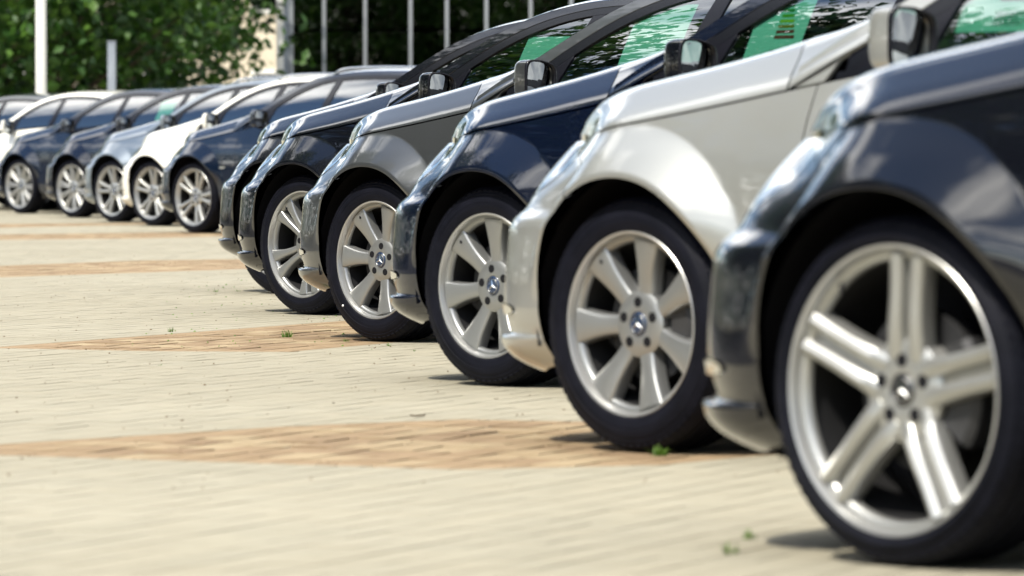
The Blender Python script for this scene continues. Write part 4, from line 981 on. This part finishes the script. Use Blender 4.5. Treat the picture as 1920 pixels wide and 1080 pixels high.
# low hedge under the trees
hedge(-16, 100.5, -4.6, 100.5, 1.6, 7000, 'long dark green hedge under the trees behind the parked cars', 77)
hedge(-15.5, 0, -15.5, 84, 2.3, 26000, 'added unseen hedge left of the plaza, darkening the car reflections', 79)  # out of view, added to hide the bright horizon in the car flanks

# ------------------------------------------------------------------ poles and buildings
def pole(name, x, y, h, r, mname, label, cat, square=False):
    o = bpy.data.objects.new(name, None); COL.objects.link(o); o.location = (x, y, 0); tag(o, label, cat)
    mb = MB()
    if square: mb.box(-r, r, -r, r, 0.02, h, .012)
    else: mb.lathe_y([(r * 1.05, 0), (r, h * .5), (r * .8, h)], 24); mb.v = [(x_, z_, y_) for x_, y_, z_ in mb.v]; mb.f = [tuple(reversed(q)) for q in mb.f]
    link('shaft', mb.mesh('shaft', mname, angle=35), o)
    mb = MB(); mb.box(-r * 1.9, r * 1.9, -r * 1.9, r * 1.9, 0, .03, .006); link('base_plate', mb.mesh('base_plate', mname, smooth=False), o)
    mb = MB(); mb.box(-r * 1.1, r * 1.1, -r * 1.1, r * 1.1, h - .002, h + .02, .005); link('cap', mb.mesh('cap', mname, smooth=False), o)
    return o
def at(px, d): return (px - 960) / FPX * d
lp = pole('lamp_post', at(77.5, 82), 82, 6.5, .074, 'pole_white', 'tall round white post at the left, standing behind the far cars', 'post')
mb = MB(); mb.box(-.10, .10, -.75, .10, 6.52, 6.62, .03); link('lamp_head', mb.mesh('lamp_head', 'pole_grey', smooth=False), lp)
pole('square_post', at(210, 84), 84, 2.33, .058, 'pole_grey', 'short square grey post with flat top in front of the dark trees', 'post', True)
# glass building
BD = 104.0; x0 = at(527, BD)
bd = bpy.data.objects.new('glass_building', None); COL.objects.link(bd); bd.location = (x0, BD, 0); tag(bd, 'glass building with grey vertical mullions behind the parked cars', 'building')
xs = [at(p, BD) - x0 for p in (547, 608, 685, 770, 838, 912, 995)]
while xs[-1] < 14: xs.append(xs[-1] + .74)
HB = 5.4
mb = MB(); mb.box(-.08, .045, -.12, .06, 0, HB, .01); link('corner_column', mb.mesh('corner_column', 'pole_white', smooth=False), bd)
mb = MB(); mb.box(.047, xs[0] - .022, -.02, .10, 0, HB); link('corner_panel', mb.mesh('corner_panel', 'pole_grey', smooth=False), bd)
mm_ = MB(); mm_.box(-.030, .030, -.10, .05, 0, HB, .006); mull = mm_.mesh('mullion', 'mullion_metal', smooth=False)
for i, x in enumerate(xs):
    link('mullion', mull, bd, (x, 0, 0))
    if i + 1 < len(xs):
        q = MB(); w_ = xs[i + 1] - x - .062
        for k, (z0, z1) in enumerate(((.35, 2.9), (2.96, HB - .1))):
            q = MB(); q.box(-w_ / 2, w_ / 2, -.008, .008, z0, z1); link('pane', q.mesh('pane', 'facade_glass', smooth=False), bd, ((x + xs[i + 1]) / 2, .015 + .006 * math.sin(i * 2.3), 0), (0, 0, .004 * math.sin(i * 3.1)))
mb = MB(); mb.box(xs[0], xs[-1], -.03, .04, 0, .345); link('plinth', mb.mesh('plinth', 'concrete', smooth=False), bd)
mb = MB(); mb.box(-.3, xs[-1] + .3, -.5, 9, HB + .002, HB + .35, .02); link('roof', mb.mesh('roof', 'concrete', smooth=False), bd)
mb = MB(); mb.box(.05, xs[-1], 8.8, 9, 0, HB); mb.box(.06, .1, .12, 8.8, 0, HB); mb.box(xs[-1] - .1, xs[-1], .12, 8.8, 0, HB); mb.box(.1, xs[-1] - .1, .12, 8.8, -.004, .004)
link('wall', mb.mesh('wall', 'dark_room', smooth=False), bd)
mb = MB()
for i in range(3): mb.box(2.0 + 3 * i, 2.2 + 3 * i, 3, 3.2, 0, HB)
link('pillar', mb.mesh('pillar', 'concrete', smooth=False), bd)
mb = MB(); mb.box(.4, 2.6, .5, .53, .3, 5.0); 
# pale house behind the trees
hs = bpy.data.objects.new('house', None); COL.objects.link(hs); hs.location = (-9, 122, 0); tag(hs, 'pale cream house glimpsed through gaps in the trees', 'house')
mb = MB(); mb.box(-6, 6, 0, 8, 0, 6.0); link('wall', mb.mesh('wall', 'house_plaster', smooth=False), hs)
mb = MB(); mb.add([(-6.4, -.4, 6.0), (6.4, -.4, 6.0), (6.4, 8.4, 6.0), (-6.4, 8.4, 6.0), (-5.5, 4, 8.6), (5.5, 4, 8.6)], [(0, 1, 5, 4), (2, 3, 4, 5), (1, 2, 5), (3, 0, 4), (3, 2, 1, 0)]); link('roof', mb.mesh('roof', 'roof_tile', smooth=False), hs)
fm = MB(); fm.box(-.6, .6, -.03, .02, -.75, .75, .015); fm = fm.mesh('window', 'pole_white', smooth=False); pm = MB(); pm.box(-.5, .5, -.045, -.031, -.65, .65); pm = pm.mesh('pane', 'facade_glass', smooth=False)
for xx in (-4, -1.4, 1.4, 4):
    for zz in (1.7, 4.4): wv = link('window', fm, hs, (xx, 0, zz)); link('pane', pm, wv)

# ------------------------------------------------------------------ weeds and dry leaves between the pavers
def tuft(px, py, size, n, label, seed):
    rg = np.random.default_rng(seed); x, y = ground(px, py); mb = MB(); tint = []
    for k in range(n):
        a = rg.random() * 2 * PI; ln = size * (.5 + .7 * rg.random()); lean = rg.uniform(.2, 1.0); w_ = size * .055; bx, by = rg.normal(0, size * .25, 2)
        d = np.array([math.cos(a), math.sin(a)]); p = np.array([-d[1], d[0]]) * w_
        q = []
        for t, s_ in ((0, 1), (.4, .9), (.75, .6)):
            c = np.array([bx, by]) + d * ln * lean * t ** 1.6; h = ln * t * (1 - .25 * lean * t)
            q += [(c[0] - p[0] * s_, c[1] - p[1] * s_, h), (c[0] + p[0] * s_, c[1] + p[1] * s_, h)]
        c = np.array([bx, by]) + d * ln * lean; q.append((c[0], c[1], ln * (1 - .35 * lean)))
        mb.add(q, [(0, 1, 3, 2), (2, 3, 5, 4), (4, 5, 6)]); tint += [rg.random()] * 7
    me = mb.mesh('grass_tuft', 'grass_blade'); at_ = me.attributes.new('tint', 'FLOAT', 'POINT'); at_.data.foreach_set('value', tint)
    o = link('grass_tuft', me, loc=(x, y, -.006)); tag(o, label, 'weed', 'weeds growing between the pavers'); return o
tuft(1240, 856, .036, 40, 'bright green weed at the foot of the bright silver car\'s front tyre', 1)
tuft(540, 632, .040, 34, 'small green weed in the brown bricks left of the grey car\'s tyre', 2)
tuft(648, 640, .022, 20, 'tiny weed in the brown bricks close to the grey car\'s tyre', 3)
tuft(728, 648, .022, 18, 'low weed under the navy car\'s bumper by the grey car\'s tyre', 4)
tuft(777, 658, .016, 12, 'thin weed right of the grey car\'s tyre', 5)
tuft(318, 622, .028, 16, 'weed on the beige pavers above the left end of the brown bricks', 6)
tuft(405, 547, .030, 14, 'thin weed left of the almost hidden black car\'s tyre', 7)
tuft(445, 546, .022, 12, 'small weed nearest the almost hidden black car\'s tyre', 8)
tuft(1365, 1038, .030, 26, 'weed at the lower right in front of the nearest black tyre', 9)
tuft(1408, 1010, .028, 24, 'weed close to the nearest black tyre at the lower right', 10)
tuft(300, 685, .014, 10, 'tiny weed alone on the beige pavers below the brown bricks', 11)
def litter(px, py, size, label, seed):
    rg = np.random.default_rng(seed); x, y = ground(px, py); mb = MB()
    mb.grid(lambda a, q: (size * (a - .5), size * .55 * math.sin(PI * min(.98, max(.02, a))) * (q - .5), size * (.06 + .35 * (q - .5) ** 2 + .2 * (a - .5) ** 2)), 7, 5)
    o = link('dry_leaf', mb.mesh('dry_leaf', 'dry_leaf'), loc=(x, y, 0), rot=(0, 0, rg.random() * 6)); tag(o, label, 'leaf', 'dry leaves lying on the pavers')
litter(783, 783, .045, 'curled dark dry leaf on beige pavers above the nearest brown patch', 1)
litter(625, 757, .02, 'small dry leaf on beige pavers left of the navy car\'s tyre', 2)
litter(930, 749, .018, 'small dry leaf on beige pavers below the silver car\'s bumper', 3)

# grit, crumbs and moss lying in the joints: one mass nobody could count
def crumbs(n, x0, x1, y0, y1, size, name, mname, seed):
    rg = np.random.default_rng(seed); y = y0 + (y1 - y0) * rg.random(n) ** 1.2; x = x0 + (x1 - x0) * rg.random(n) - .03 * y; mb = MB(); tint = []
    for i in range(n):
        r = size * rg.uniform(.3, 1.0) ; a = rg.random() * 6.28; k = 4; pts = [(x[i] + r * rg.uniform(.6, 1.3) * math.cos(a + j * 1.57), y[i] + r * rg.uniform(.6, 1.3) * math.sin(a + j * 1.57), -.002) for j in range(k)]
        mb.add(pts + [(x[i] + r * .2, y[i], r * rg.uniform(.35, .8))], [(j, (j + 1) % k, k) for j in range(k)]); tint += [rg.random()] * 5
    me = mb.mesh(name, mname, smooth=False); at_ = me.attributes.new('tint', 'FLOAT', 'POINT'); at_.data.foreach_set('value', tint)
    link(name, me, parent=G0, kind='stuff')
crumbs(900, -2.2, 1.4, 13, 42, .007, 'grit', 'dry_leaf', 4)
crumbs(130, -.9, .3, 22, 34, .009, 'moss', 'grass_blade', 6)
